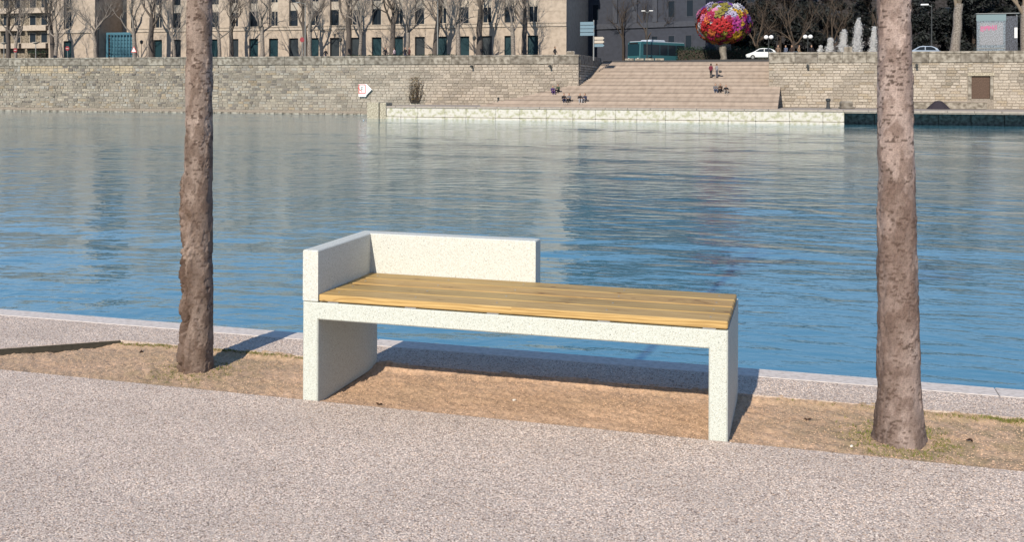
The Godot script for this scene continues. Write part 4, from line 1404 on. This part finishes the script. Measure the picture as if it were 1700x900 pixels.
	mi("column", tube([Vector3.ZERO, Vector3(0, 7.2, 0)], [0.09, 0.06], 8), M.dark_metal, dl)
	for s in [-1, 1]:
		mi("arm", tube([Vector3(0, 7.0, 0), Vector3(0.35 * s, 7.25, 0)], [0.035, 0.03], 6), M.grey_metal, dl)
		mi("lamp_head", cbox(Vector3(0.55, 0.12, 0.25), 0.04), M.white, dl, Vector3(0.55 * s, 7.2, 0))
	var sl := thing("twin_arm_lamp", "white lamp head on a bracket arm beside the tall pale tree", "lamp column", W(14.6, TERR, 128.5))
	mi("column", tube([Vector3.ZERO, Vector3(0, 6.6, 0)], [0.09, 0.06], 8), M.dark_metal, sl)
	mi("arm", tube([Vector3(0, 6.3, 0), Vector3(-0.6, 6.55, 0.1)], [0.04, 0.03], 6), M.grey_metal, sl)
	mi("lamp_head", cbox(Vector3(0.9, 0.18, 0.35), 0.05), M.white, sl, Vector3(-0.8, 6.45, 0.1))
	# globe lamps
	for u in [-4.4, 0.5]:
		var gl := thing("globe_lamp", "street lamp with two white globes above the right hand parapet", "street lamp", W(u, TERR, 135.0), 0.0, "twin globe street lamps")
		mi("post", tube([Vector3.ZERO, Vector3(0, 3.0, 0)], [0.07, 0.05], 8), M.dark_metal, gl)
		mi("cross_arm", tube([Vector3(-0.35, 3.0, 0), Vector3(0.35, 3.0, 0)], [0.035, 0.035], 6), M.dark_metal, gl)
		for s in [-1, 1]:
			var sp3 := SphereMesh.new()
			sp3.radius = 0.3
			sp3.height = 0.56
			sp3.radial_segments = 16
			sp3.rings = 8
			mi("globe", sp3, M.white, gl, Vector3(0.32 * s, 3.2, 0))
	# direction signs
	var ds := thing("direction_sign", "cluster of pale blue and white direction boards on a post at the wall corner", "direction sign", W(-25.9, TERR, 126.5))
	mi("post", tube([Vector3.ZERO, Vector3(0, 5.2, 0)], [0.09, 0.08], 8), M.grey_metal, ds)
	var pb := mat(L(0.13, 0.20, 0.25), 0.5)  # board blue darkened to hold the shade they stand in
	for k in 4:
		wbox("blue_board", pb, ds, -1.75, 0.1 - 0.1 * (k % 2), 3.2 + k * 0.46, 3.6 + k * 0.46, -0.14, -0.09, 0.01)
	for k in 3:
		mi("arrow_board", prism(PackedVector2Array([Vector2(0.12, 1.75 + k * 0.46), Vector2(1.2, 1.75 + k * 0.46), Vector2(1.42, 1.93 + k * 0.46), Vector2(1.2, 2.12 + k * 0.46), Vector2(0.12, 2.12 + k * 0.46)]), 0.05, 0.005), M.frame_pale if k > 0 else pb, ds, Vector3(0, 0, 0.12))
	var bx := thing("utility_box", "pale rounded utility box behind the end of the left parapet", "utility box", W(-29.0, TERR, 127.0))
	mi("cabinet", cbox(Vector3(1.1, 1.25, 0.6), 0.12), M.coping_pale, bx)
	wbox("door_panel", M.frame_pale, bx, -0.45, 0.45, 0.15, 1.05, 0.301, 0.315)
	bus()
	cars()
	flower_ball()
	fountain()
	kiosk()

func bus() -> void:
	var b := thing("city_bus", "turquoise and glass city bus waiting at the head of the stairs", "bus", W(-22.0, TERR - 0.05, 139.6), 0.95)
	# local x is the length, front at x = 0 facing -x turned towards the river
	var body := mat(L(0.028, 0.105, 0.125), 0.35)
	body.metallic_specular = 0.5
	var white := mat(L(0.42, 0.47, 0.54), 0.4)
	var lp := PackedVector2Array([Vector2(0.1, 0.35), Vector2(10.8, 0.35), Vector2(10.9, 0.6), Vector2(10.9, 3.0), Vector2(10.7, 3.1), Vector2(0.35, 3.1), Vector2(0.08, 2.9), Vector2(0.0, 1.2), Vector2(0.02, 0.5)])
	mi("body", prism(lp, 2.5, 0.08), body, b)
	mi("roof_panel", prism(PackedVector2Array([Vector2(0.4, 3.103), Vector2(10.6, 3.103), Vector2(10.6, 3.18), Vector2(0.4, 3.18)]), 2.3, 0.03), white, b, Vector3(0, 0, -0.1))
	mi("roof_unit", prism(PackedVector2Array([Vector2(2.2, 3.183), Vector2(5.6, 3.183), Vector2(5.3, 3.45), Vector2(2.5, 3.45)]), 1.9, 0.06), white, b, Vector3(0, 0, -0.3))
	for k in 6:
		wbox("side_window", M.glass, b, 0.7 + k * 1.68, 2.3 + k * 1.68, 1.25, 2.75, -0.02, 0.0, 0.005)
	wbox("windscreen", M.glass_blue, b, -0.035, -0.005, 1.15, 2.75, 0.15, 2.35)
	wbox("destination_display", M.black, b, -0.03, 0.03, 2.78, 2.98, 0.4, 2.1)
	for s in [0.25, 2.05]: wbox("headlight", M.white, b, -0.03, 0.02, 0.62, 0.8, s, s + 0.22)
	for s in [2.0, 8.0]: wheel(b, Vector3(s, 0.48, 0.02), 0.48)
	for s in [2.0, 8.0]: wheel(b, Vector3(s, 0.48, -2.52), 0.48)

func wheel(parent: Node, at: Vector3, rad: float) -> void:
	var st := st_new()
	add_tube(st, [Vector3(0, 0, -0.1), Vector3(0, 0, -0.08), Vector3(0, 0, 0.08), Vector3(0, 0, 0.1)], [rad * 0.93, rad, rad, rad * 0.93], 18)
	var w := mi("wheel", st.commit(), M.black, parent, at)
	var s2 := st_new()
	add_tube(s2, [Vector3(0, 0, -0.108), Vector3(0, 0, 0.108)], [rad * 0.55, rad * 0.55], 14)
	mi("rim", s2.commit(), M.grey_metal, w)

func car(label: String, paint: Material, at: Vector3, turn: float) -> void:
	var c := thing("parked_car", label, "car", at, turn)
	var low := PackedVector2Array([Vector2(-2.05, 0.25), Vector2(2.0, 0.25), Vector2(2.1, 0.45), Vector2(2.05, 0.85), Vector2(1.6, 0.95), Vector2(-1.2, 1.0), Vector2(-2.0, 0.72), Vector2(-2.12, 0.45)])
	mi("body", prism(low, 1.7, 0.09), paint, c, Vector3(0, 0, 0.85))
	var cab := PackedVector2Array([Vector2(-1.25, 0.97), Vector2(1.75, 0.93), Vector2(1.5, 1.25), Vector2(0.95, 1.48), Vector2(-0.1, 1.52), Vector2(-0.45, 1.45)])
	mi("cabin", prism(cab, 1.42, 0.08), paint, c, Vector3(0, 0, 0.71))
	for s in [1, -1]:
		var z := 0.716 if s == 1 else -0.704
		mi("side_window", prism(PackedVector2Array([Vector2(-0.95, 1.03), Vector2(0.15, 1.02), Vector2(0.15, 1.42), Vector2(-0.38, 1.38)]), 0.012, 0.0), M.glass, c, Vector3(0, 0, z))
		mi("side_window", prism(PackedVector2Array([Vector2(0.25, 1.02), Vector2(1.4, 1.01), Vector2(1.2, 1.27), Vector2(0.85, 1.41), Vector2(0.25, 1.42)]), 0.012, 0.0), M.glass, c, Vector3(0, 0, z))
		wbox("headlight", M.white, c, -2.09, -1.9, 0.58, 0.7, (0.5 if s == 1 else -0.75), (0.75 if s == 1 else -0.5))
	var ws := mi("windscreen", prism(PackedVector2Array([Vector2(-1.26, 1.03), Vector2(-0.5, 1.44), Vector2(-0.53, 1.47), Vector2(-1.31, 1.05)]), 1.25, 0.0), M.glass, c, Vector3(0, 0, 0.625))
	ws.position.y += 0.005
	for x in [-1.3, 1.3]:
		wheel(c, Vector3(x, 0.31, 0.80), 0.31)
		wheel(c, Vector3(x, 0.31, -0.80), 0.31)

func cars() -> void:
	car("white hatchback parked at the head of the stairs beside the parapet", glossy(L(0.62, 0.64, 0.64), 0.3), W(-5.3, TERR + 0.35, 137.4), 0.12)
	var ramp_ := st_new()
	sbox(ramp_, -14.5, -3.9, TERR - 0.01, TERR + 0.35, 135.4, 139.6)
	mi("road", ramp_.commit(), M.asphalt).set_meta("kind", "structure")
	car("silver blue car roof showing above the right hand parapet", glossy(L(0.30, 0.36, 0.44), 0.3), W(13.4, TERR, 126.4), 0.0)
	car("grey car parked behind the white hatchback", glossy(L(0.06, 0.08, 0.09), 0.3), W(-1.6, TERR, 140.0), 0.1)

func blossom(petals: int) -> ArrayMesh:
	# plain rosette of unit radius facing +z
	var st := st_new()
	for ring in 2:
		for k in petals:
			var a := TAU * (k + 0.5 * ring) / petals
			var d := Vector3(cos(a), sin(a), 0)
			var sd := Vector3(-sin(a), cos(a), 0)
			var ln := 1.0 - 0.35 * ring
			var lift := 0.22 + 0.28 * ring
			var p0 := d * 0.12 + Vector3(0, 0, 0.12 * ring)
			var m1 := d * ln * 0.6 + sd * 0.30 * ln + Vector3(0, 0, lift * 0.55)
			var m2 := d * ln * 0.6 - sd * 0.30 * ln + Vector3(0, 0, lift * 0.55)
			var e := d * ln + Vector3(0, 0, lift * 0.75)
			var n := Vector3(0, 0, 1)
			tri(st, p0, m1, m2, (n - d * 0.4).normalized())
			tri(st, m1, e, m2, (n + d * 0.1).normalized())
	return st.commit()

func flower_ball() -> void:
	var t := thing("flower_ball", "big round ball of mixed bright blossoms on a thick pale stem", "flower display", W(-10.6, TERR, 140.0))
	mi("stem", tube([Vector3(0, 0, 0), Vector3(0.1, 0.8, 0), Vector3(-0.05, 1.6, 0.05), Vector3(0, 3.4, 0)], [0.62, 0.42, 0.5, 0.7], 12), M.coping, t)
	var fr := st_new()
	for i in 70:
		var fy := 1.0 - 2.0 * (i + 0.5) / 70.0
		var fa := i * 2.39996
		var fd := Vector3(cos(fa) * sqrt(1.0 - fy * fy) * 3.2, fy * 2.6, sin(fa) * sqrt(1.0 - fy * fy) * 3.2)
		add_tube(fr, [Vector3(0, 5.0, 0), Vector3(0, 5.5, 0) + fd * 0.55, Vector3(0, 5.5, 0) + fd], [0.09, 0.06, 0.04], 5)
	mi("stem_frame", fr.commit(), mat(L(0.30, 0.40, 0.20), 0.8), t)
	var r := RandomNumberGenerator.new()
	r.seed = 64
	var shape := [blossom(6), blossom(8), blossom(5)]
	var mats := {}
	for c in [["white", 0.62, 0.6, 0.62], ["orange", 0.62, 0.17, 0.05], ["red", 0.45, 0.025, 0.03], ["crimson", 0.33, 0.015, 0.07], ["magenta", 0.42, 0.05, 0.26], ["pink", 0.6, 0.2, 0.36], ["violet", 0.16, 0.06, 0.30], ["gold", 0.55, 0.33, 0.03], ["olive", 0.22, 0.19, 0.03], ["lilac", 0.42, 0.38, 0.55]]:
		mats[c[0]] = mat(L(c[1] * 0.72, c[2] * 0.72, c[3] * 0.72), 0.6)
	var n := 230
	for i in n:
		var y := 1.0 - 2.0 * (i + 0.5) / n
		var rad := sqrt(1.0 - y * y)
		var a := i * 2.39996
		var d := Vector3(cos(a) * rad, y, sin(a) * rad)
		var side := d.x * 0.9 + d.z * 0.25
		var opts := ["crimson", "red", "crimson", "red", "magenta"]
		if y > 0.55: opts = ["white", "lilac", "violet", "white", "olive", "lilac"]
		elif y < -0.5: opts = ["gold", "olive", "orange", "crimson"]
		elif side < -0.45: opts = ["white", "orange", "red", "white", "red", "pink", "orange"]
		elif side < -0.05: opts = ["orange", "red", "olive", "white", "red", "crimson", "orange"]
		elif side > 0.6: opts = ["magenta", "violet", "magenta", "crimson", "gold"]
		elif y > 0.2: opts = ["lilac", "magenta", "olive", "crimson", "pink"]
		var b := mi("blossom", shape[i % 3], mats[opts[r.randi() % opts.size()]], t)
		var p := Vector3(d.x * 3.3, d.y * 2.62, d.z * 3.3) * r.randf_range(0.95, 1.12) + Vector3(0, 5.5, 0)
		var up := Vector3.UP if absf(d.y) < 0.95 else Vector3.RIGHT
		b.transform = Transform3D(Basis.looking_at(-d, up).scaled(Vector3.ONE * r.randf_range(0.5, 0.9)), p)

func fountain() -> void:
	var t := thing("fountain", "white foaming fountain jets rising above the right hand parapet", "fountain", W(6.2, TERR, 150.0))
	mi("basin", lathe([[0.0, 0.0], [5.6, 0.0], [5.7, 0.6], [5.4, 0.6], [5.3, 0.35], [0.0, 0.35]], 32), M.coping_pale, t)
	var foam := mat(L(0.9, 0.91, 0.92), 0.6)
	foam.backlight_enabled = true
	foam.backlight = Color(0.6, 0.6, 0.6)
	foam.cull_mode = BaseMaterial3D.CULL_DISABLED
	var r := RandomNumberGenerator.new()
	r.seed = 15
	for j in [[-2.75, 3.6, 0.8], [-0.9, 4.8, 0.85], [1.0, 6.4, 0.95], [3.1, 5.1, 0.7], [-4.1, 2.5, 0.5], [5.0, 4.0, 0.6]]:
		var st := st_new()
		for i in 5200:
			var f := pow(r.randf(), 0.7)
			var w: float = j[2] * (1.0 - f * 0.6) * (0.8 + 0.2 * sin(f * 17.0 + j[0]))
			var p := Vector3(r.randfn(0, 0.55) * w + 0.25 * f * f, 0.3 + f * j[1] * (1.0 - absf(r.randfn(0, 0.13))), r.randfn(0, 0.5) * w)
			var s := r.randf_range(0.03, 0.085)
			var a := Vector3(r.randfn(0, 1), r.randfn(0, 1), r.randfn(0, 1)).normalized() * s
			var b := a.cross(Vector3(r.randfn(0, 1), r.randfn(0, 1), r.randfn(0, 1))).normalized() * s
			var cc := Vector3(r.randfn(0, 1), r.randfn(0, 1), r.randfn(0, 1)).normalized() * s
			tri(st, p + a, p + b, p - a, cc.normalized())
			tri(st, p + cc, p - b, p - a, a.normalized())
		mi("water_jet", st.commit(), foam, t, Vector3(j[0], 0, r.randf_range(-1, 1)))
	wbox("plinth", M.coping_pale, t, -0.9, 0.2, 0.0, 2.3, -5.2, -4.2, 0.05)

func kiosk() -> void:
	var t := thing("poster_kiosk", "glass poster kiosk with faded pink print beside the tall pale tree", "kiosk", W(19.3, TERR, 127.0))
	var panel := mat(L(0.24, 0.29, 0.35), 0.35, M.t_stain, 2.5)
	wbox("front_panel", panel, t, 0.0, 3.05, 0.3, 5.1, 0.0, 0.12, 0.01)
	wbox("side_panel", mat(L(0.10, 0.11, 0.14), 0.4, M.t_stain, 2.5), t, 3.07, 4.35, 0.3, 4.95, 0.1, 0.2, 0.01)
	wbox("white_notice", M.white, t, 4.0, 4.3, 2.4, 3.6, 0.06, 0.098)
	wbox("header", mat(L(0.16, 0.22, 0.24), 0.4), t, -0.05, 3.1, 4.4, 5.15, -0.03, -0.003, 0.01)
	wbox("poster_sheet", mat(L(0.33, 0.35, 0.40), 0.5, M.t_stain, 1.6), t, 0.3, 2.8, 1.6, 4.2, -0.02, -0.004)
	var pink := mat(L(0.42, 0.13, 0.23), 0.6)
	var r := RandomNumberGenerator.new()
	r.seed = 3
	for k in 9:
		var x := 0.4 + k * 0.2
		wbox("pink_print", pink, t, x, x + r.randf_range(0.08, 0.17), 3.55 - r.randf() * 0.5, 3.85 + 0.02 * k - r.randf() * 0.12, -0.03, -0.022)
	wbox("pink_print", pink, t, 0.42, 1.9, 3.55, 3.68, -0.036, -0.031)
	for k in 2: wbox("rail", M.grey_metal, t, -0.02, 3.08, 1.2 - k * 0.7, 1.28 - k * 0.7, -0.05, -0.003)
	for x in [0.02, 2.9, 4.2]: wbox("post", M.grey_metal, t, x, x + 0.12, 0.0, 5.2, 0.22, 0.34)
	wbox("roof", M.grey_metal, t, -0.1, 4.5, 5.21, 5.3, -0.1, 0.9, 0.02)

# ------------------------------------------------------------------ people
func body_mesh(bones: Array) -> ArrayMesh:
	# smooth union of tapered capsules, meshed as surface nets
	var cell := 0.042
	var lo := Vector3.ONE * 9.0
	var hi := -lo
	for b in bones:
		for p in [b[0], b[1]]:
			lo = lo.min(p - Vector3.ONE * (maxf(b[2], b[3]) + 0.06))
			hi = hi.max(p + Vector3.ONE * (maxf(b[2], b[3]) + 0.06))
	var n := Vector3i(((hi - lo) / cell).ceil()) + Vector3i.ONE
	var field := PackedFloat32Array()
	field.resize(n.x * n.y * n.z)
	field.fill(1.0)
	for b in bones:
		var a: Vector3 = b[0]
		var d: Vector3 = b[1] - b[0]
		var dd := maxf(d.length_squared(), 1e-6)
		var m: float = maxf(b[2], b[3]) + 0.13
		var i0 := Vector3i(((a.min(b[1]) - Vector3.ONE * m - lo) / cell).floor()).max(Vector3i.ZERO)
		var i1 := Vector3i(((a.max(b[1]) + Vector3.ONE * m - lo) / cell).ceil()).min(n - Vector3i.ONE)
		for z in range(i0.z, i1.z + 1):
			for y in range(i0.y, i1.y + 1):
				for x in range(i0.x, i1.x + 1):
					var p := lo + Vector3(x, y, z) * cell
					var t := clampf((p - a).dot(d) / dd, 0.0, 1.0)
					var s := (p - a - d * t).length() - lerpf(b[2], b[3], t)
					var k := x + n.x * (y + n.y * z)
					var o := field[k]
					var h := clampf(0.5 + 0.5 * (o - s) / 0.03, 0.0, 1.0)
					field[k] = lerpf(o, s, h) - 0.03 * h * (1.0 - h)
	var vid := {}
	var pos := PackedVector3Array()
	for z in n.z - 1:
		for y in n.y - 1:
			for x in n.x - 1:
				var mask := 0
				var vals := []
				for c in 8:
					var f := field[(x + (c & 1)) + n.x * ((y + ((c >> 1) & 1)) + n.y * (z + (c >> 2)))]
					vals.append(f)
					if f < 0.0: mask |= 1 << c
				if mask == 0 or mask == 255: continue
				var sum := Vector3.ZERO
				var cnt := 0
				for e in [[0, 1], [2, 3], [4, 5], [6, 7], [0, 2], [1, 3], [4, 6], [5, 7], [0, 4], [1, 5], [2, 6], [3, 7]]:
					var fa: float = vals[e[0]]
					var fb: float = vals[e[1]]
					if (fa < 0.0) != (fb < 0.0):
						var pa := Vector3(e[0] & 1, (e[0] >> 1) & 1, e[0] >> 2)
						var pb := Vector3(e[1] & 1, (e[1] >> 1) & 1, e[1] >> 2)
						sum += pa.lerp(pb, fa / (fa - fb))
						cnt += 1
				vid[Vector3i(x, y, z)] = pos.size()
				pos.append(lo + (Vector3(x, y, z) + sum / cnt) * cell)
	var st := st_new()
	for p in pos:
		var best := 9.0
		var col := Color.GRAY
		for b in bones:
			var d2: Vector3 = b[1] - b[0]
			var t2 := clampf((p - b[0]).dot(d2) / maxf(d2.length_squared(), 1e-6), 0.0, 1.0)
			var s2: float = (p - b[0] - d2 * t2).length() - lerpf(b[2], b[3], t2)
			if s2 < best:
				best = s2
				col = b[4]
		st.set_color(col)
		st.add_vertex(p)
	var ax := [Vector3i(1, 0, 0), Vector3i(0, 1, 0), Vector3i(0, 0, 1)]
	for z in range(1, n.z - 1):
		for y in range(1, n.y - 1):
			for x in range(1, n.x - 1):
				var f0 := field[x + n.x * (y + n.y * z)]
				for k in 3:
					var q: Vector3i = Vector3i(x, y, z) + ax[k]
					var f1 := field[q.x + n.x * (q.y + n.y * q.z)]
					if (f0 < 0.0) == (f1 < 0.0): continue
					var b1: Vector3i = ax[(k + 1) % 3]
					var b2: Vector3i = ax[(k + 2) % 3]
					var o2 := Vector3i(x, y, z)
					var ids := [vid.get(o2, -1), vid.get(o2 - b1, -1), vid.get(o2 - b1 - b2, -1), vid.get(o2 - b2, -1)]
					if ids.has(-1): continue
					var ord := [0, 1, 2, 0, 2, 3] if f0 >= 0.0 else [0, 2, 1, 0, 3, 2]
					for j in ord: st.add_index(ids[j])
	st.generate_normals()
	return st.commit()

const SKIN := Color(0.36, 0.22, 0.16)
func limbs(top: Color, leg: Color, hair: Color, j: Dictionary) -> Array:
	var b := []
	var shoe := Color(0.02, 0.018, 0.016)
	b.append([j.pelvis, j.chest, 0.135, 0.155, top])
	b.append([j.chest, j.neck, 0.13, 0.06, top])
	b.append([j.neck, j.head, 0.055, 0.06, SKIN])
	b.append([j.head + Vector3(0, 0.0, 0.01), j.head + Vector3(0, 0.1, 0.0), 0.082, 0.092, SKIN])
	b.append([j.head + Vector3(0, 0.02, 0.09), j.head + Vector3(0, 0.05, 0.088), 0.02, 0.015, SKIN])
	b.append([j.head + Vector3(0, 0.12, -0.03), j.head + Vector3(0, 0.04, -0.05), 0.095, 0.085, hair])
	for s in ["l", "r"]:
		b.append([j["sh" + s], j["el" + s], 0.062, 0.05, top])
		b.append([j["el" + s], j["wr" + s], 0.05, 0.036, top])
		var hd: Vector3 = (j["wr" + s] - j["el" + s]).normalized()
		b.append([j["wr" + s], j["wr" + s] + hd * 0.1, 0.034, 0.03, SKIN])
		b.append([j["hip" + s], j["kn" + s], 0.095, 0.065, leg])
		b.append([j["kn" + s], j["an" + s], 0.065, 0.045, leg])
		b.append([j["an" + s] + Vector3(0, -0.03, -0.02), j["an" + s] + Vector3(0, -0.05, 0.15), 0.045, 0.038, shoe])
	return b

func standing(top: Color, leg: Color, hair: Color, stride := 0.0) -> ArrayMesh:
	return body_mesh(limbs(top, leg, hair, {"pelvis": Vector3(0, 0.96, 0), "chest": Vector3(0, 1.30, 0), "neck": Vector3(0, 1.47, 0), "head": Vector3(0, 1.56, 0.02),
		"shl": Vector3(-0.19, 1.40, 0), "shr": Vector3(0.19, 1.40, 0), "ell": Vector3(-0.26, 1.13, -0.03 - stride * 0.4), "elr": Vector3(0.26, 1.13, -0.03 + stride * 0.4), "wrl": Vector3(-0.25, 0.9, 0.07 - stride * 0.4), "wrr": Vector3(0.24, 0.92, 0.12 + stride * 0.4),
		"hipl": Vector3(-0.09, 0.9, 0), "hipr": Vector3(0.09, 0.9, 0), "knl": Vector3(-0.1, 0.5, 0.03 + stride * 0.6), "knr": Vector3(0.1, 0.5, 0.03 - stride * 0.3), "anl": Vector3(-0.1, 0.085, stride), "anr": Vector3(0.1, 0.085, -stride)}))

func seated(top: Color, leg: Color, hair: Color, hug := 0.0, drop := 0.3) -> ArrayMesh:
	# origin at the seat; feet rest drop metres below it
	return body_mesh(limbs(top, leg, hair, {"pelvis": Vector3(0, 0.14, 0), "chest": Vector3(0, 0.48, 0.06 + hug * 0.1), "neck": Vector3(0, 0.64, 0.1 + hug * 0.12), "head": Vector3(0, 0.73, 0.13 + hug * 0.14),
		"shl": Vector3(-0.19, 0.57, 0.07 + hug * 0.1), "shr": Vector3(0.19, 0.57, 0.07 + hug * 0.1), "ell": Vector3(-0.25, 0.36, 0.22 + hug * 0.1), "elr": Vector3(0.25, 0.36, 0.22 + hug * 0.1), "wrl": Vector3(-0.12, 0.34, 0.42), "wrr": Vector3(0.12, 0.36, 0.42),
		"hipl": Vector3(-0.1, 0.11, 0.03), "hipr": Vector3(0.1, 0.11, 0.03), "knl": Vector3(-0.13, 0.27, 0.43), "knr": Vector3(0.13, 0.27, 0.43), "anl": Vector3(-0.13, -drop + 0.085, 0.72), "anr": Vector3(0.14, -drop + 0.085, 0.70)}))

func put_person(mesh: ArrayMesh, label: String, at: Vector3, turn: float, group := "") -> void:
	var o := mi("person", mesh, M.body, null, at, turn)
	tag(o, label, "person", group)

func step_at(v: float) -> Vector2:
	# height of the stair tread under v, and the front edge of that tread
	var vv := 109.0
	for k in 38:
		var tread := 1.5 if k == 5 else 0.66
		if v < vv + tread: return Vector2(QUAY + 0.15 * (k + 1) + r_small(k), vv)
		vv += tread
	return Vector2(TERR, vv)

func people() -> void:
	var blk := Color(0.018, 0.018, 0.02)
	var navy := Color(0.025, 0.03, 0.06)
	var grey := Color(0.12, 0.12, 0.13)
	var brown := Color(0.05, 0.03, 0.02)
	var purple := Color(0.06, 0.035, 0.11)
	var jean := Color(0.05, 0.07, 0.12)
	var hairs := [Color(0.02, 0.014, 0.01), Color(0.06, 0.035, 0.018), Color(0.14, 0.09, 0.045)]
	var sit := func(u: float, v: float, top: Color, leg: Color, hair: Color, hug: float, turn: float, label: String) -> void:
		var s := step_at(v)
		put_person(seated(top, leg, hair, hug), label, W(u, s.x + 0.0, s.y + 0.16), turn)
	sit.call(-28.7, 116.2, purple, purple, hairs[0], 0.6, 0.5, "person in a purple outfit seated on the steps by the wall end")
	sit.call(-28.1, 116.9, Color(0.03, 0.05, 0.03), blk, hairs[1], 0.4, -0.3, "person in a dark green jacket seated beside the purple outfit")
	sit.call(-26.2, 111.3, blk, navy, hairs[0], 0.8, 0.4, "person in black leaning over their knees on the low steps")
	sit.call(-25.5, 111.3, grey, blk, hairs[1], 0.4, -0.2, "person in a grey jacket seated between two others in black")
	sit.call(-24.3, 111.3, blk, Color(0.30, 0.30, 0.32), hairs[2], 0.2, 0.3, "person in a black coat and pale trousers seated on low steps")
	sit.call(-23.6, 111.3, navy, grey, hairs[0], 0.9, -0.4, "person in navy bending forward at the end of the seated row")
	sit.call(-9.75, 117.2, grey, jean, hairs[0], 0.3, 0.2, "person in a grey top and jeans seated mid stairs")
	sit.call(-9.1, 117.2, brown, blk, hairs[1], 0.7, -0.3, "person in a brown coat seated mid stairs between two others")
	sit.call(-8.5, 116.6, blk, Color(0.2, 0.19, 0.18), hairs[0], 0.5, 0.1, "person in black with pale trousers seated lowest of the middle group")
	var s1 := step_at(124.4)
	put_person(standing(Color(0.14, 0.02, 0.04), blk, hairs[0]), "person in a dark red top standing high on the stairs", W(-10.9, s1.x, s1.y + 0.3), 2.6)
	put_person(standing(Color(0.20, 0.20, 0.22), Color(0.07, 0.07, 0.09), hairs[2]), "person in a pale grey jacket with a bag standing high on the stairs", W(-10.2, s1.x, s1.y + 0.3), 2.2)
	var bag := mi("shoulder_bag", cbox(Vector3(0.34, 0.3, 0.14), 0.05), M.black, null, W(-9.78, s1.x + 0.62, s1.y + 0.3))
	tag(bag, "black shoulder bag held by the person in the pale jacket", "bag")
	# people along the street, seen above the parapets
	var street := [
		[-53.3, 123.0, blk, blk, 0.25, 1.2, "person in black leaning along the parapet before the doors"],
		[-52.5, 124.2, Color(0.55, 0.42, 0.45), blk, 0.15, -1.4, "person in a pale pink top behind the river parapet"],
		[-50.6, 123.4, blk, navy, 0.1, 0.6, "person in black standing by a slim tree at the parapet"],
		[-50.1, 123.6, Color(0.07, 0.03, 0.03), blk, 0.1, -0.6, "person in dark maroon close beside the one in black"],
		[-30.5, 124.5, Color(0.03, 0.03, 0.035), blk, 0.3, 1.5, "person in charcoal walking past the last teal door"],
		[-3.0, 126.0, Color(0.16, 0.11, 0.08), blk, 0.1, 0.3, "person in a tan coat behind the corner of the right parapet"],
		[-2.1, 126.4, Color(0.10, 0.12, 0.17), jean, 0.2, -0.5, "person in a slate blue coat among walkers behind the right parapet"],
		[-1.4, 126.2, Color(0.05, 0.035, 0.03), blk, 0.2, 1.0, "person in dark brown among walkers behind the right parapet"],
		[-0.55, 126.0, Color(0.24, 0.17, 0.11), brown, 0.2, 1.4, "person in a light camel coat last of the walkers behind the parapet"],
		[0.9, 127.0, blk, blk, 0.1, 0.0, "person in black standing under the second globe lamp"],
		[-63.0, 125.0, blk, navy, 0.2, 1.3, "person in black walking near the main carved doorway"]]
	for s in street:
		put_person(standing(s[2], s[3], hairs[rng.randi() % 3], s[4]), s[6], W(s[0], TERR, s[1]), s[5])

func small_things() -> void:
	# gull skimming the water
	var g := thing("gull", "white gull gliding low over the water before the river wall", "gull", W(-35.3, -1.25, 77.0), 0.5)
	var body := st_new()
	add_tube(body, [Vector3(0, 0, -0.24), Vector3(0, 0.01, -0.12), Vector3(0, 0.01, 0.05), Vector3(0, 0.03, 0.17), Vector3(0, 0.04, 0.24), Vector3(0, 0.03, 0.29)], [0.015, 0.06, 0.075, 0.05, 0.042, 0.008], 10)
	mi("body", body.commit(), M.white, g)
	for s in [-1.0, 1.0]:
		var st := st_new()
		var pts := [Vector3(0.03 * s, 0.03, 0.0), Vector3(0.3 * s, 0.2, 0.04), Vector3(0.62 * s, 0.3, -0.1)]
		var ch := [0.1, 0.08, 0.01]
		for i in 2:
			for k in [0.0, -0.012]:
				var o := Vector3(0, k, 0)
				quad(st, pts[i] + Vector3(0, 0, ch[i]) + o, pts[i + 1] + Vector3(0, 0, ch[i + 1]) + o, pts[i + 1] - Vector3(0, 0, ch[i + 1]) + o, pts[i] - Vector3(0, 0, ch[i]) + o, Vector3.UP if k == 0.0 else Vector3.DOWN)
		mi("wing", st.commit(), mat(L(0.55, 0.56, 0.58), 0.7), g)
	var tl := st_new()
	quad(tl, Vector3(-0.03, 0, -0.2), Vector3(0.03, 0, -0.2), Vector3(0.07, 0, -0.36), Vector3(-0.07, 0, -0.36), Vector3.UP)
	quad(tl, Vector3(-0.03, -0.01, -0.2), Vector3(0.03, -0.01, -0.2), Vector3(0.07, -0.01, -0.36), Vector3(-0.07, -0.01, -0.36), Vector3.DOWN)
	mi("tail", tl.commit(), M.white, g)
